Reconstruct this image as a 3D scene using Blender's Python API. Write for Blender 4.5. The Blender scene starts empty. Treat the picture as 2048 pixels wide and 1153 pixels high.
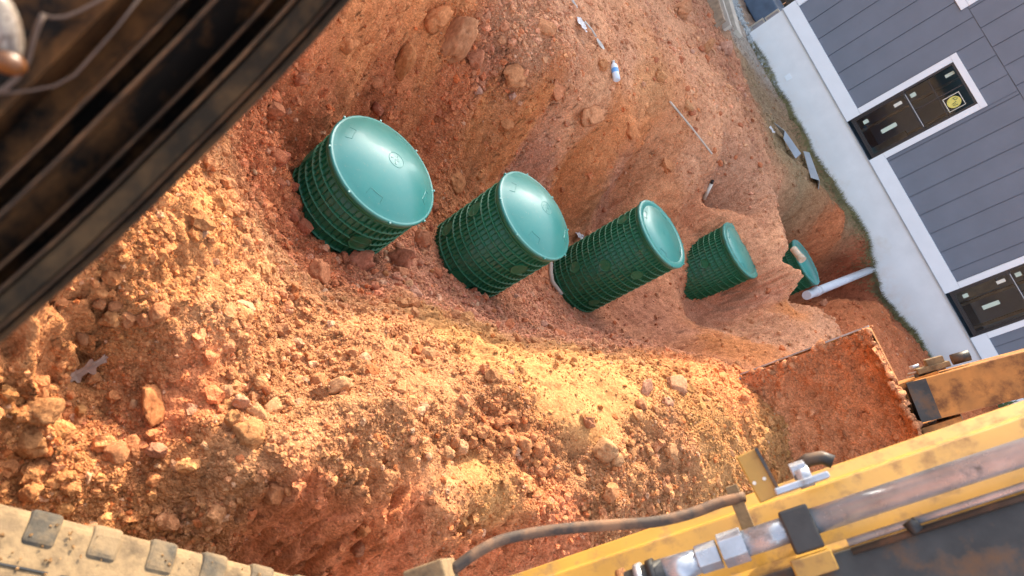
import bpy, bmesh, math, random
import numpy as np
from mathutils import Vector, Matrix, noise as mnoise

random.seed(7)
rng = np.random.default_rng(11)
scene = bpy.context.scene
COL = scene.collection

# ------------------------------------------------------------------ camera
F_PX, CX, CY = 1380.0, 1024.0, 576.5
CU, CR = np.array([.860, -.510]), np.array([.510, .860])
DEP = math.pi / 2 - math.atan2(2004.0, F_PX)
CAMP = np.array([0., 0., 2.1])
cam_data = bpy.data.cameras.new('camera')
cam = bpy.data.objects.new('camera', cam_data)
COL.objects.link(cam)
_F = Vector((0, math.cos(DEP), -math.sin(DEP)))
_U = Vector((0, math.sin(DEP), math.cos(DEP)))
_R = Vector((1, 0, 0))
_ix = (_U * .860 + _R * .510).normalized()
_iy = (_U * .510 - _R * .860).normalized()
_iz = -_F
cam.matrix_world = Matrix(((_ix.x, _iy.x, _iz.x, 0), (_ix.y, _iy.y, _iz.y, 0), (_ix.z, _iy.z, _iz.z, 2.1), (0, 0, 0, 1)))
cam_data.sensor_width = 36.0
cam_data.lens = F_PX / 2048 * 36.0
cam_data.clip_start = 0.03
cam_data.clip_end = 3000
cam_data.dof.use_dof = True
cam_data.dof.focus_distance = 4.6
cam_data.dof.aperture_fstop = 5.2
scene.camera = cam

# ------------------------------------------------------------------ sky, sun, exposure
SUN_AZ, SUN_EL = math.radians(-33), math.radians(32)      # azimuth from +Y, clockwise positive
SUN_DIR = Vector((math.sin(SUN_AZ) * math.cos(SUN_EL), math.cos(SUN_AZ) * math.cos(SUN_EL), math.sin(SUN_EL)))
world = bpy.data.worlds.new('World')
scene.world = world
world.use_nodes = True
wn = world.node_tree.nodes
wl = world.node_tree.links
bg = wn['Background']
sky = wn.new('ShaderNodeTexSky')
sky.sky_type = 'NISHITA'
sky.sun_disc = False
sky.sun_elevation = SUN_EL
sky.sun_rotation = SUN_AZ
sky.altitude = 200
sky.air_density = 1.0
sky.dust_density = 4.0
sky.ozone_density = 1.0
hs = wn.new('ShaderNodeHueSaturation')
hs.inputs['Saturation'].default_value = 0.60
wl.new(sky.outputs[0], hs.inputs['Color'])
wl.new(hs.outputs[0], bg.inputs['Color'])
bg.inputs['Strength'].default_value = 0.15
sun_d = bpy.data.lights.new('sun', 'SUN')
sun_d.energy = 2.25
sun_d.angle = math.radians(0.55)
sun_d.color = (1.0, .85, .62)
sun = bpy.data.objects.new('sun', sun_d)
sun.rotation_euler = (-SUN_DIR).to_track_quat('-Z', 'Y').to_euler()
sun.location = (-10, 20, 20)
COL.objects.link(sun)
vs = scene.view_settings
vs.view_transform = 'Standard'
vs.look = 'None'
vs.gamma = 1.0
vs.exposure = 1.95
scene.cycles.max_bounces = 6
scene.cycles.diffuse_bounces = 3
scene.cycles.glossy_bounces = 3
try:
    vs.use_curve_mapping = False
except Exception:
    pass

# ------------------------------------------------------------------ pixel -> place helpers
def ray(px, py):
    d = np.array([px - CX, py - CY])
    u, r = d @ CU, d @ CR
    return np.array([r, F_PX * math.cos(DEP) + u * math.sin(DEP), u * math.cos(DEP) - F_PX * math.sin(DEP)])
def PZ(px, py, Z):
    v = ray(px, py)
    return CAMP + v * ((Z - 2.1) / v[2])
def PD(px, py, D):
    v = ray(px, py)
    return CAMP + v * (D / np.linalg.norm(v))
def PPL(px, py, p0, n):
    v = ray(px, py)
    k = ((np.array(p0) - CAMP) @ np.array(n)) / (v @ np.array(n))
    return CAMP + v * k

# ------------------------------------------------------------------ numpy noise
def _hash(ix, iy, seed):
    h = (ix.astype(np.int64) * 374761393 + iy.astype(np.int64) * 668265263 + seed * 974634777) & 0xFFFFFFFF
    h = ((h ^ (h >> 13)) * 1274126177) & 0xFFFFFFFF
    return ((h ^ (h >> 16)) & 0xFFFFFF) / float(0xFFFFFF)
def vnoise(x, y, seed=0):
    ix, iy = np.floor(x), np.floor(y)
    fx, fy = x - ix, y - iy
    a = _hash(ix, iy, seed) * 6.2832
    b = _hash(ix + 1, iy, seed) * 6.2832
    c = _hash(ix, iy + 1, seed) * 6.2832
    d = _hash(ix + 1, iy + 1, seed) * 6.2832
    ux = fx * fx * fx * (fx * (fx * 6 - 15) + 10)
    uy = fy * fy * fy * (fy * (fy * 6 - 15) + 10)
    g = lambda t, dx, dy: np.cos(t) * dx + np.sin(t) * dy
    return ((g(a, fx, fy) * (1 - ux) + g(b, fx - 1, fy) * ux) * (1 - uy) + (g(c, fx, fy - 1) * (1 - ux) + g(d, fx - 1, fy - 1) * ux) * uy) * 1.5

# ------------------------------------------------------------------ materials
def new_mat(name):
    m = bpy.data.materials.new(name)
    m.use_nodes = True
    nt = m.node_tree
    return m, nt, nt.nodes['Principled BSDF']
def nd(nt, kind, **kw):
    n = nt.nodes.new(kind)
    for k, v in kw.items():
        if k in n.inputs:
            n.inputs[k].default_value = v
        else:
            setattr(n, k, v)
    return n
def mixcol(nt, fac, a, b, blend='MIX'):
    m = nt.nodes.new('ShaderNodeMix')
    m.data_type = 'RGBA'
    m.blend_type = blend
    for sock, val in ((m.inputs[0], fac), (m.inputs[6], a), (m.inputs[7], b)):
        if hasattr(val, 'links'):
            nt.links.new(val, sock)
        elif isinstance(val, (int, float)):
            sock.default_value = val
        else:
            sock.default_value = (*val, 1)
    return m.outputs[2]
def ramp(nt, src, p0, p1, c0=(0, 0, 0), c1=(1, 1, 1)):
    r = nt.nodes.new('ShaderNodeValToRGB')
    r.color_ramp.elements[0].position = p0
    r.color_ramp.elements[1].position = p1
    r.color_ramp.elements[0].color = (*c0, 1)
    r.color_ramp.elements[1].color = (*c1, 1)
    nt.links.new(src, r.inputs[0])
    return r.outputs[0]
def tex(nt, scale, detail=4, rough=.55, coords='Object', stretch=None):
    tc = nt.nodes.new('ShaderNodeTexCoord')
    src = tc.outputs[coords]
    if stretch:
        mp = nt.nodes.new('ShaderNodeMapping')
        mp.inputs['Scale'].default_value = stretch
        nt.links.new(src, mp.inputs[0])
        src = mp.outputs[0]
    n = nd(nt, 'ShaderNodeTexNoise', Scale=scale, Detail=detail, Roughness=rough)
    nt.links.new(src, n.inputs['Vector'])
    return n.outputs[0]
def bump(nt, bsdf, height, strength, dist):
    b = nd(nt, 'ShaderNodeBump', Strength=strength, Distance=dist)
    nt.links.new(height, b.inputs['Height'])
    nt.links.new(b.outputs[0], bsdf.inputs['Normal'])
def simple(name, col, rough=.6, metal=0., var=.15, scale=6., bstr=.0, bscale=80., dirt=None, dirt_amt=.5, dirt_scale=4., coat=0., spec=.5):
    """base colour with mottling, optional dust patches and fine relief"""
    m, nt, b = new_mat(name)
    n1 = tex(nt, scale, 5)
    c = mixcol(nt, ramp(nt, n1, .3, .7), tuple(x * (1 - var) for x in col), tuple(min(1, x * (1 + var)) for x in col))
    rsock = None
    if dirt is not None:
        n2 = tex(nt, dirt_scale, 8, .65)
        lo = .5 + (.5 - dirt_amt) * .45
        f = ramp(nt, n2, lo - .06, lo + .12)
        c = mixcol(nt, f, c, dirt)
        rr = mixcol(nt, f, (rough,) * 3, (.92,) * 3)
        rsock = rr
    nt.links.new(c, b.inputs['Base Color'])
    b.inputs['Roughness'].default_value = rough
    if rsock is not None:
        nt.links.new(rsock, b.inputs['Roughness'])
    b.inputs['Metallic'].default_value = metal
    b.inputs['Specular IOR Level'].default_value = spec
    if coat:
        b.inputs['Coat Weight'].default_value = coat
        b.inputs['Coat Roughness'].default_value = .12
    if bstr:
        bump(nt, b, tex(nt, bscale, 6, .6), bstr, .004)
    return m

def soil_mat(name, clod=False):
    m, nt, b = new_mat(name)
    at = nt.nodes.new('ShaderNodeAttribute')
    at.attribute_name = 'soil'
    big = tex(nt, 1.7, 3, .6)
    mid = tex(nt, 14., 4, .7)
    fine = tex(nt, 110., 3, .7)
    tc = nt.nodes.new('ShaderNodeTexCoord')
    mx = nt.nodes.new('ShaderNodeVectorMath'); mx.operation = 'MULTIPLY_ADD'
    cmb = nt.nodes.new('ShaderNodeCombineXYZ')
    for k_, src_ in enumerate((fine, mid, fine)):
        nt.links.new(src_, cmb.inputs[k_])
    nt.links.new(cmb.outputs[0], mx.inputs[0])
    mx.inputs[1].default_value = (.012,) * 3
    nt.links.new(tc.outputs['Object'], mx.inputs[2])
    def voro(scale):
        v = nd(nt, 'ShaderNodeTexVoronoi', Scale=scale)
        nt.links.new(mx.outputs[0], v.inputs['Vector'])
        return v
    v1, v2 = voro(48.), voro(130.)
    c = mixcol(nt, ramp(nt, big, .32, .68), (.88, .84, .82), (1.12, 1.12, 1.10))
    c2 = mixcol(nt, 1.0, at.outputs['Color'], c, 'MULTIPLY')
    v = mixcol(nt, ramp(nt, mid, .3, .72), (.76, .72, .68), (1.18, 1.18, 1.16))
    c3 = mixcol(nt, 1.0, c2, v, 'MULTIPLY')
    sep = nt.nodes.new('ShaderNodeSeparateColor')
    nt.links.new(v2.outputs['Color'], sep.inputs[0])
    c3 = mixcol(nt, 1.0, c3, mixcol(nt, sep.outputs[0], (.76, .73, .70), (1.22, 1.24, 1.25)), 'MULTIPLY')
    c4 = mixcol(nt, 1.0, c3, mixcol(nt, ramp(nt, fine, .28, .75), (.78, .74, .70), (1.2, 1.2, 1.2)), 'MULTIPLY')
    nt.links.new(c4, b.inputs['Base Color'])
    b.inputs['Roughness'].default_value = .95
    b.inputs['Specular IOR Level'].default_value = .12
    def ma(a_, k_, b_):
        n_ = nt.nodes.new('ShaderNodeMath'); n_.operation = 'MULTIPLY_ADD'
        nt.links.new(a_, n_.inputs[0]); n_.inputs[1].default_value = k_
        if hasattr(b_, 'links'):
            nt.links.new(b_, n_.inputs[2])
        else:
            n_.inputs[2].default_value = b_
        return n_.outputs[0]
    h_ = ma(fine, .35, 0.)
    h_ = ma(mid, .9, h_)
    h_ = ma(v2.outputs['Distance'], -.30, h_)
    if not clod:
        h_ = ma(v1.outputs['Distance'], -.50, h_)
    bump(nt, b, h_, .7 if clod else .85, .012 if clod else .028)
    if not clod:
        bn = [n_ for n_ in nt.nodes if n_.type == 'BUMP'][0]
        mr = nt.nodes.new('ShaderNodeMapRange')
        mr.inputs['From Min'].default_value = .2; mr.inputs['From Max'].default_value = 1.0
        mr.inputs['To Min'].default_value = .22; mr.inputs['To Max'].default_value = .95
        nt.links.new(at.outputs['Alpha'], mr.inputs['Value'])
        nt.links.new(mr.outputs[0], bn.inputs['Strength'])
    return m

M = {}
M['soil'] = soil_mat('soil')
M['clod'] = soil_mat('clod_soil', True)
DUST = (.46, .25, .12)
def plastic():
    m, nt, b = new_mat('green_plastic')
    n = tex(nt, 5., 6)
    c = mixcol(nt, ramp(nt, n, .3, .7), (.014, .135, .060), (.024, .180, .085))
    f = ramp(nt, tex(nt, 14., 8, .7), .52, .78)
    f2 = mixcol(nt, 1.0, f, (.6, .6, .6), 'MULTIPLY')
    c = mixcol(nt, f2, c, (.24, .17, .10))
    nt.links.new(c, b.inputs['Base Color'])
    b.inputs['Roughness'].default_value = .42
    bump(nt, b, tex(nt, 240., 3), .12, .002)
    return m
def lid_plastic():
    m, nt, b = new_mat('lid_plastic')
    n = tex(nt, 3., 6)
    c = mixcol(nt, ramp(nt, n, .3, .7), (.005, .225, .185), (.009, .275, .228))
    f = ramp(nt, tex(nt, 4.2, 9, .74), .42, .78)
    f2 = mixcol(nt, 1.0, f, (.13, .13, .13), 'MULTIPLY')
    c = mixcol(nt, f2, c, (.40, .42, .30))  # pale film: dust, also standing in for the pale sky reflection
    sp = ramp(nt, tex(nt, 60., 8, .75), .60, .74)
    c = mixcol(nt, mixcol(nt, 1.0, sp, (.5, .5, .5), 'MULTIPLY'), c, (.50, .36, .22))
    nt.links.new(c, b.inputs['Base Color'])
    b.inputs['Roughness'].default_value = .40
    b.inputs['Specular IOR Level'].default_value = 1.0
    b.inputs['Coat Weight'].default_value = .25
    b.inputs['Coat Roughness'].default_value = .16
    bump(nt, b, tex(nt, 320., 3), .10, .001)
    return m
M['riser'] = plastic()
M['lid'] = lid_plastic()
M['concrete'] = simple('foundation_concrete', (.76, .77, .78), .9, 0, .06, 3., .25, 60., dirt=(.68, .64, .58), dirt_amt=.15, dirt_scale=1.4)
def found_mat():
    m = M['concrete']; nt = m.node_tree; b = nt.nodes['Principled BSDF']
    src = b.inputs['Base Color'].links[0].from_socket
    tc = nt.nodes.new('ShaderNodeTexCoord'); sp = nt.nodes.new('ShaderNodeSeparateXYZ')
    nt.links.new(tc.outputs['Object'], sp.inputs[0])
    mr = nt.nodes.new('ShaderNodeMapRange')
    for k_, v_ in (('From Min', .18), ('From Max', .48), ('To Min', .34), ('To Max', .0)):
        mr.inputs[k_].default_value = v_
    nt.links.new(sp.outputs[2], mr.inputs['Value'])
    n_ = tex(nt, 6., 7, .7)
    ad = nt.nodes.new('ShaderNodeMath'); ad.operation = 'MULTIPLY'
    nt.links.new(mr.outputs[0], ad.inputs[0]); nt.links.new(ramp(nt, n_, .38, .66), ad.inputs[1])
    c = mixcol(nt, ad.outputs[0], src, (.52, .33, .21))
    nt.links.new(c, b.inputs['Base Color'])
found_mat()
M['trim'] = simple('white_trim', (.80, .84, .88), .55, 0, .03, 4., .05, 60.)
M['siding'] = simple('slate_siding', (.155, .18, .225), .7, 0, .07, 2.5, .12, 200.)
M['winframe'] = simple('black_vinyl', (.018, .02, .024), .35, 0, .1)
M['yellow'] = simple('yellow_paint', (.44, .245, .04), .42, 0, .15, 9., .1, 60., dirt=(.22, .12, .045), dirt_amt=.36, dirt_scale=19., coat=.15)
M['ochre'] = simple('worn_yellow_paint', (.42, .17, .03), .55, 0, .28, 9., .10, 50., dirt=(.17, .07, .025), dirt_amt=.45, dirt_scale=11.)
M['steel'] = simple('zinc_steel', (.42, .45, .49), .27, .45, .25, 18., .12, 90., dirt=(.18, .15, .12), dirt_amt=.22, dirt_scale=24.)
M['darksteel'] = simple('dark_steel', (.06, .058, .055), .5, .5, .3, 12., .15, 60., dirt=(.20, .12, .07), dirt_amt=.35, dirt_scale=9.)
M['hose'] = simple('rubber_hose', (.06, .04, .028), .7, 0, .25, 20., .1, 150., dirt=(.24, .13, .07), dirt_amt=.5, dirt_scale=12.)
M['tie'] = simple('black_tie', (.02, .02, .02), .5)
M['cab'] = simple('dusty_black_metal', (.016, .012, .009), .85, 0, .3, 9., .2, 60., dirt=(.17, .075, .026), dirt_amt=.50, dirt_scale=13., spec=.15)
M['cabrub'] = simple('dusty_rubber', (.026, .020, .013), .9, 0, .25, 14., .3, 110., dirt=(.085, .052, .025), dirt_amt=.5, dirt_scale=20., spec=.15)
M['cabedge'] = simple('dusty_ridge', (.055, .028, .012), .9, 0, .3, 20., .2, 90., dirt=(.18, .085, .035), dirt_amt=.5, dirt_scale=30.)
M['track'] = simple('dusty_track_rubber', (.15, .10, .053), .95, 0, .35, 30., .9, 45., dirt=(.26, .172, .085), dirt_amt=.62, dirt_scale=22.)
M['lug'] = simple('worn_track_lug', (.07, .057, .04), .9, 0, .4, 30., .9, 50., dirt=(.23, .155, .08), dirt_amt=.58, dirt_scale=9.)
M['pvc'] = simple('white_pvc', (.74, .77, .80), .35, 0, .05)
M['pvctan'] = simple('cream_pvc', (.50, .40, .29), .4, 0, .08, dirt=DUST, dirt_amt=.3, dirt_scale=14.)
M['wood'] = simple('weathered_timber', (.30, .22, .15), .85, 0, .3, 14., .3, 40.)
M['kerbwood'] = simple('pale_timber', (.52, .46, .38), .85, 0, .15, 8., .3, 50.)
M['flash'] = simple('galvanised_sheet', (.42, .46, .50), .45, .35, .12, 6.)
M['grass'] = simple('straw_grass', (.20, .18, .08), .85, 0, .5, 3.)
M['gravel'] = simple('crushed_stone', (.38, .40, .40), .9, 0, .35, 40., .3, 90.)
M['white'] = simple('white_plastic', (.52, .48, .43), .5, 0, .1, dirt=DUST, dirt_amt=.2, dirt_scale=30.)
M['bluelabel'] = simple('blue_label', (.10, .30, .62), .45)
M['bottle'] = simple('bottle_plastic', (.62, .68, .74), .2, 0, .1)
M['paper'] = simple('torn_paper', (.58, .55, .54), .9, 0, .25, 40.)
M['leaf'] = simple('dry_leaf', (.30, .20, .15), .7, 0, .3, 30., .2, 120.)
M['weed'] = simple('weed_green', (.06, .12, .05), .8, 0, .4)
M['blue'] = simple('blue_sheet', (.09, .14, .22), .55, 0, .25, 5., .3, 20.)
M['panelpane'] = simple('frosted_panel', (.36, .33, .34), .4, 0, .2, 6.)
M['osb'] = simple('interior_board', (.34, .22, .14), .9, 0, .3, 6.)
M['dark'] = simple('dark_interior', (.22, .25, .28), .9)
M['room'] = simple('room_board', (.34, .39, .44), .9, 0, .15, 2.)
M['sticker'] = simple('pale_sticker', (.55, .66, .55), .6, 0, .05)
M['stickerw'] = simple('white_sticker', (.72, .72, .62), .6, 0, .05)
M['stickery'] = simple('yellow_sticker', (.72, .66, .16), .6, 0, .05)
M['stickerk'] = simple('dark_print', (.10, .14, .08), .6, 0, .05)
M['roof'] = simple('shingle_roof', (.07, .065, .065), .9, 0, .3, 30., .4, 60.)
M['cream'] = simple('cream_siding', (.62, .60, .56), .8, 0, .05)
def lens_mat():
    m, nt, b = new_mat('lamp_lens')
    tc = nt.nodes.new('ShaderNodeTexCoord')
    n = nd(nt, 'ShaderNodeTexNoise', Scale=5., Detail=4, Distortion=2.5)
    nt.links.new(tc.outputs['Generated'], n.inputs['Vector'])
    c = mixcol(nt, ramp(nt, n.outputs[0], .38, .62), (.12, .08, .055), (.34, .28, .22))
    nt.links.new(c, b.inputs['Base Color'])
    b.inputs['Roughness'].default_value = .35
    return m
M['lens'] = lens_mat()
M['orange'] = simple('amber_plastic', (.13, .045, .01), .35, 0, .2)
M['wire'] = simple('dusty_cable', (.10, .06, .04), .6, 0, .3, 30.)
M['wallblue'] = simple('blue_cable_clip', (.03, .06, .16), .4)
def glass_mat():
    m, nt, b = new_mat('window_glass')
    out = nt.nodes['Material Output']
    tr = nd(nt, 'ShaderNodeBsdfTransparent')
    tr.inputs[0].default_value = (.78, .88, .95, 1)
    gl = nd(nt, 'ShaderNodeBsdfGlossy', Roughness=.03)
    gl.inputs[0].default_value = (.55, .78, 1.0, 1)
    fr = nd(nt, 'ShaderNodeFresnel', IOR=1.45)
    mx = nt.nodes.new('ShaderNodeMixShader')
    nt.links.new(fr.outputs[0], mx.inputs[0])
    nt.links.new(tr.outputs[0], mx.inputs[1])
    nt.links.new(gl.outputs[0], mx.inputs[2])
    nt.links.new(mx.outputs[0], out.inputs['Surface'])
    return m
M['glass'] = glass_mat()

# ------------------------------------------------------------------ mesh helpers
class MB:
    def __init__(self):
        self.v, self.f, self.sm = [], [], []
    def add(self, vs_, fs_, smooth=False):
        o = len(self.v)
        self.v += [tuple(map(float, p)) for p in vs_]
        self.f += [tuple(i + o for i in f) for f in fs_]
        self.sm += [smooth] * len(fs_)
        return self
    def box(self, x0, x1, y0, y1, z0, z1):
        return self.add([(x0, y0, z0), (x1, y0, z0), (x1, y1, z0), (x0, y1, z0), (x0, y0, z1), (x1, y0, z1), (x1, y1, z1), (x0, y1, z1)],
                        [(0, 3, 2, 1), (4, 5, 6, 7), (0, 1, 5, 4), (1, 2, 6, 5), (2, 3, 7, 6), (3, 0, 4, 7)])
    def obox(self, c, ax, ay, az, hx, hy, hz):
        c, ax, ay, az = map(np.array, (c, ax, ay, az))
        vs_ = [c + ax * hx * i + ay * hy * j + az * hz * k for k in (-1, 1) for i, j in ((-1, -1), (1, -1), (1, 1), (-1, 1))]
        return self.add(vs_, [(0, 3, 2, 1), (4, 5, 6, 7), (0, 1, 5, 4), (1, 2, 6, 5), (2, 3, 7, 6), (3, 0, 4, 7)])
    def tube(self, pts, r, n=12, caps=True):
        pts = [np.array(p, float) for p in pts]
        rr = r if hasattr(r, '__len__') else [r] * len(pts)
        up = None
        vs_, fs_ = [], []
        for i, p in enumerate(pts):
            t = pts[min(i + 1, len(pts) - 1)] - pts[max(i - 1, 0)]
            t /= np.linalg.norm(t) + 1e-12
            if up is None:
                up = np.array([0, 0, 1.]) if abs(t[2]) < .9 else np.array([1., 0, 0])
            a = np.cross(t, up); a /= np.linalg.norm(a)
            b = np.cross(a, t); up = b
            for k in range(n):
                th = 2 * math.pi * k / n
                vs_.append(p + rr[i] * (math.cos(th) * a + math.sin(th) * b))
        for i in range(len(pts) - 1):
            for k in range(n):
                k2 = (k + 1) % n
                fs_.append((i * n + k, (i + 1) * n + k, (i + 1) * n + k2, i * n + k2))
        self.add(vs_, fs_, n > 6)
        if caps:
            o = len(self.v) - len(vs_)
            self.f += [tuple(o + k for k in range(n)), tuple(o + (len(pts) - 1) * n + k for k in reversed(range(n)))]
            self.sm += [False, False]
        return self
    def lathe(self, prof, n=64, c=(0, 0, 0), smooth=True):
        vs_, fs_ = [], []
        for r, z in prof:
            for k in range(n):
                th = 2 * math.pi * k / n
                vs_.append((c[0] + r * math.cos(th), c[1] + r * math.sin(th), c[2] + z))
        for i in range(len(prof) - 1):
            for k in range(n):
                k2 = (k + 1) % n
                fs_.append((i * n + k, i * n + k2, (i + 1) * n + k2, (i + 1) * n + k))
        return self.add(vs_, fs_, smooth)
    def prism(self, poly, ext):
        """poly: list of 3D points; ext: 3D vector"""
        n = len(poly)
        poly = [np.array(p, float) for p in poly]
        e = np.array(ext, float)
        vs_ = poly + [p + e for p in poly]
        fs_ = [tuple(reversed(range(n))), tuple(range(n, 2 * n))] + [(i, (i + 1) % n, n + (i + 1) % n, n + i) for i in range(n)]
        return self.add(vs_, fs_)
    def mesh(self, name, mat):
        me = bpy.data.meshes.new(name)
        me.from_pydata(self.v, [], self.f)
        me.polygons.foreach_set('use_smooth', self.sm)
        me.materials.append(M[mat] if isinstance(mat, str) else mat)
        me.update()
        return me
    def build(self, name, mat, parent=None, loc=None, bevel=0):
        o = bpy.data.objects.new(name, self.mesh(name, mat))
        COL.objects.link(o)
        if parent:
            o.parent = parent
        if loc is not None:
            o.location = loc
        if bevel:
            b = o.modifiers.new('bevel', 'BEVEL')
            b.width = bevel
            b.segments = 2
            b.limit_method = 'ANGLE'
        return o
def inst(name, me, parent=None, loc=(0, 0, 0), rot=(0, 0, 0), scale=(1, 1, 1)):
    o = bpy.data.objects.new(name, me)
    COL.objects.link(o)
    o.location, o.rotation_euler, o.scale = loc, rot, scale
    if parent:
        o.parent = parent
    return o
def tag(o, label=None, cat=None, group=None, kind=None):
    for k, v in (('label', label), ('category', cat), ('group', group), ('kind', kind)):
        if v:
            o[k] = v
    return o
def empty(name, loc=(0, 0, 0), rz=0):
    o = bpy.data.objects.new(name, None)
    o.empty_display_size = .1
    o.location = loc
    o.rotation_euler = (0, 0, rz)
    COL.objects.link(o)
    return o

# ================================================================== TERRAIN
# heights: 0 = the plane of the riser lids, house grade about 0.2
CP = []                                   # (x, y, z)
def cp(px, py, z):
    p = PZ(px, py, z)
    CP.append((p[0], p[1], z))
for a in [
    # foot of the heap by the machine, then the cut face and its crest
    (100, 1010, .30), (300, 1060, .22), (480, 1110, .12), (620, 1140, .06), (760, 1148, .05), (900, 1150, .08), (1040, 1140, .15), (1200, 1130, .2),
    (620, 1010, .46), (760, 1015, .47), (860, 1030, .46), (960, 1062, .44), (1100, 1040, .42), (1250, 1040, .40), (480, 1000, .43), (360, 990, .38), (1350, 1080, .3), (1500, 1100, .3),
    (640, 1060, .26), (760, 1070, .24), (880, 1090, .24), (980, 1110, .24),
    # sun-lit top of the heap
    (700, 930, .47), (820, 965, .44), (1000, 975, .42), (1120, 980, .42), (560, 920, .45), (560, 860, .42), (700, 860, .45),
    (860, 915, .27), (960, 910, .25), (1060, 930, .27), (1180, 960, .36), (900, 870, .34), (1000, 880, .35), (820, 850, .45), (760, 800, .46), (680, 800, .46),
    (900, 810, .44), (860, 760, .36), (850, 715, .25), (780, 740, .29), (920, 750, .38), (760, 680, .33), (840, 680, .30), (900, 690, .30),
    (990, 760, .40), (1040, 790, .42), (1100, 840, .42), (1080, 770, .36), (1160, 780, .40), (1230, 790, .42), (1240, 850, .44), (1200, 900, .42), (1300, 900, .45),
    (1330, 830, .47), (1380, 800, .46), (1300, 770, .42), (1420, 880, .50), (1500, 850, .50), (1450, 960, .48), (1560, 900, .50), (1350, 980, .44), (1600, 960, .46), (1440, 790, .44),
    # crest between heap and pit
    (570, 640, .24), (640, 632, .16), (700, 620, .12), (770, 612, .10), (870, 648, .14), (940, 668, .18), (1010, 700, .22), (1085, 738, .28), (1180, 728, .29), (1290, 726, .32), (1390, 730, .34), (1480, 742, .36), (1560, 775, .40),
    # left heap
    (560, 560, .24), (540, 480, .22), (520, 400, .20), (490, 330, .20), (470, 280, .25), (480, 450, .36), (430, 420, .42), (440, 520, .42), (400, 500, .46), (320, 480, .55), (300, 560, .50),
    (400, 600, .44), (470, 620, .40), (520, 660, .36), (300, 640, .46), (230, 600, .50), (200, 540, .6), (330, 700, .42), (420, 700, .40), (480, 760, .33), (560, 740, .22), (610, 780, .34), (620, 700, .18),
    (170, 720, .24), (230, 780, .18), (150, 790, .22), (290, 820, .20), (340, 770, .36), (390, 790, .38), (100, 720, .42), (40, 700, .5), (40, 820, .42), (90, 880, .42), (30, 940, .40), (180, 930, .36), (260, 890, .26), (330, 900, .30), (400, 880, .36), (480, 860, .38), (450, 940, .40), (100, 640, .55), (0, 600, .65),
    # pit floor
    (640, 470, -.35), (600, 400, -.32), (560, 330, -.22), (600, 260, -.20), (600, 520, -.18), (660, 540, -.25), (740, 540, -.36), (820, 500, -.44), (800, 570, -.22), (860, 540, -.46), (900, 590, -.36), (960, 600, -.48), (1030, 600, -.62), (950, 640, -.22), (1050, 660, -.38),
    (1100, 600, -.82), (1160, 640, -.86), (1220, 640, -.90), (1150, 690, -.42), (1260, 690, -.52), (1300, 640, -.74), (1370, 600, -.56), (1330, 690, -.55), (1420, 610, -.54), (1400, 660, -.62), (1420, 700, -.25), (1480, 700, -.06),
    (720, 220, -.30), (850, 300, -.42), (900, 380, -.55), (940, 370, -.58), (1010, 365, -.62), (1100, 400, -.68), (1180, 450, -.85), (1210, 410, -.72), (1280, 390, -.36), (1390, 450, -.45), (1350, 460, -.50),
    # left bank: foot to top
    (640, 200, -.05), (690, 120, .12), (760, 120, .02), (860, 160, -.06), (880, 240, -.24), (920, 300, -.38), (1000, 300, -.30), (1100, 340, -.36), (1200, 340, -.26), (1270, 330, -.12),
    (720, 20, .38), (800, 20, .30), (880, 30, .28), (900, 100, .06), (960, 60, .28), (950, 170, -.04), (1000, 200, -.06), (1060, 130, .20), (1000, 90, .22), (1080, 220, .03), (1130, 170, .18), (1160, 200, .14), (1180, 260, -.02), (1210, 230, .12), (1250, 280, -.02), (1280, 240, .12), (1330, 320, -.06), (1340, 260, .14), (1400, 380, -.02), (1400, 300, .16),
    (1060, 20, .36), (1150, 60, .36), (1220, 150, .32), (1300, 150, .32), (1250, 50, .36), (1350, 100, .36), (1330, 210, .28), (1420, 180, .34), (1440, 280, .30), (1490, 200, .34), (1500, 330, .28), (1380, 20, .36), (1460, 90, .30),
    # bank right of the fourth riser, lip of the trench
    (1440, 420, -.02), (1490, 420, .12), (1530, 480, .14), (1540, 530, .08), (1530, 580, -.12), (1470, 600, -.50), (1500, 640, -.36), (1570, 600, .08), (1590, 650, .14), (1560, 690, .10), (1620, 690, .22),
    (1532, 385, .28), (1563, 437, .31), (1592, 487, .37), (1611, 540, .38), (1584, 500, .35), (1600, 545, .36), (1576, 465, .33), (1628, 574, .37), (1642, 592, .36), (1660, 645, .25), (1520, 400, .24), (1690, 690, .26), (1720, 640, .24),
    # far side of the trench and ground in front of the house
    (1560, 372, .22), (1600, 402, .20), (1640, 430, .20), (1684, 468, .19), (1722, 503, .18), (1560, 300, .26), (1620, 350, .22), (1660, 400, .20), (1600, 330, .24),
    (1700, 600, .20), (1740, 596, .16), (1780, 640, .22), (1820, 710, .28), (1760, 700, .30), (1900, 850, .46), (1960, 820, .40), (1860, 780, .34),
]:
    cp(*a)
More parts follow.
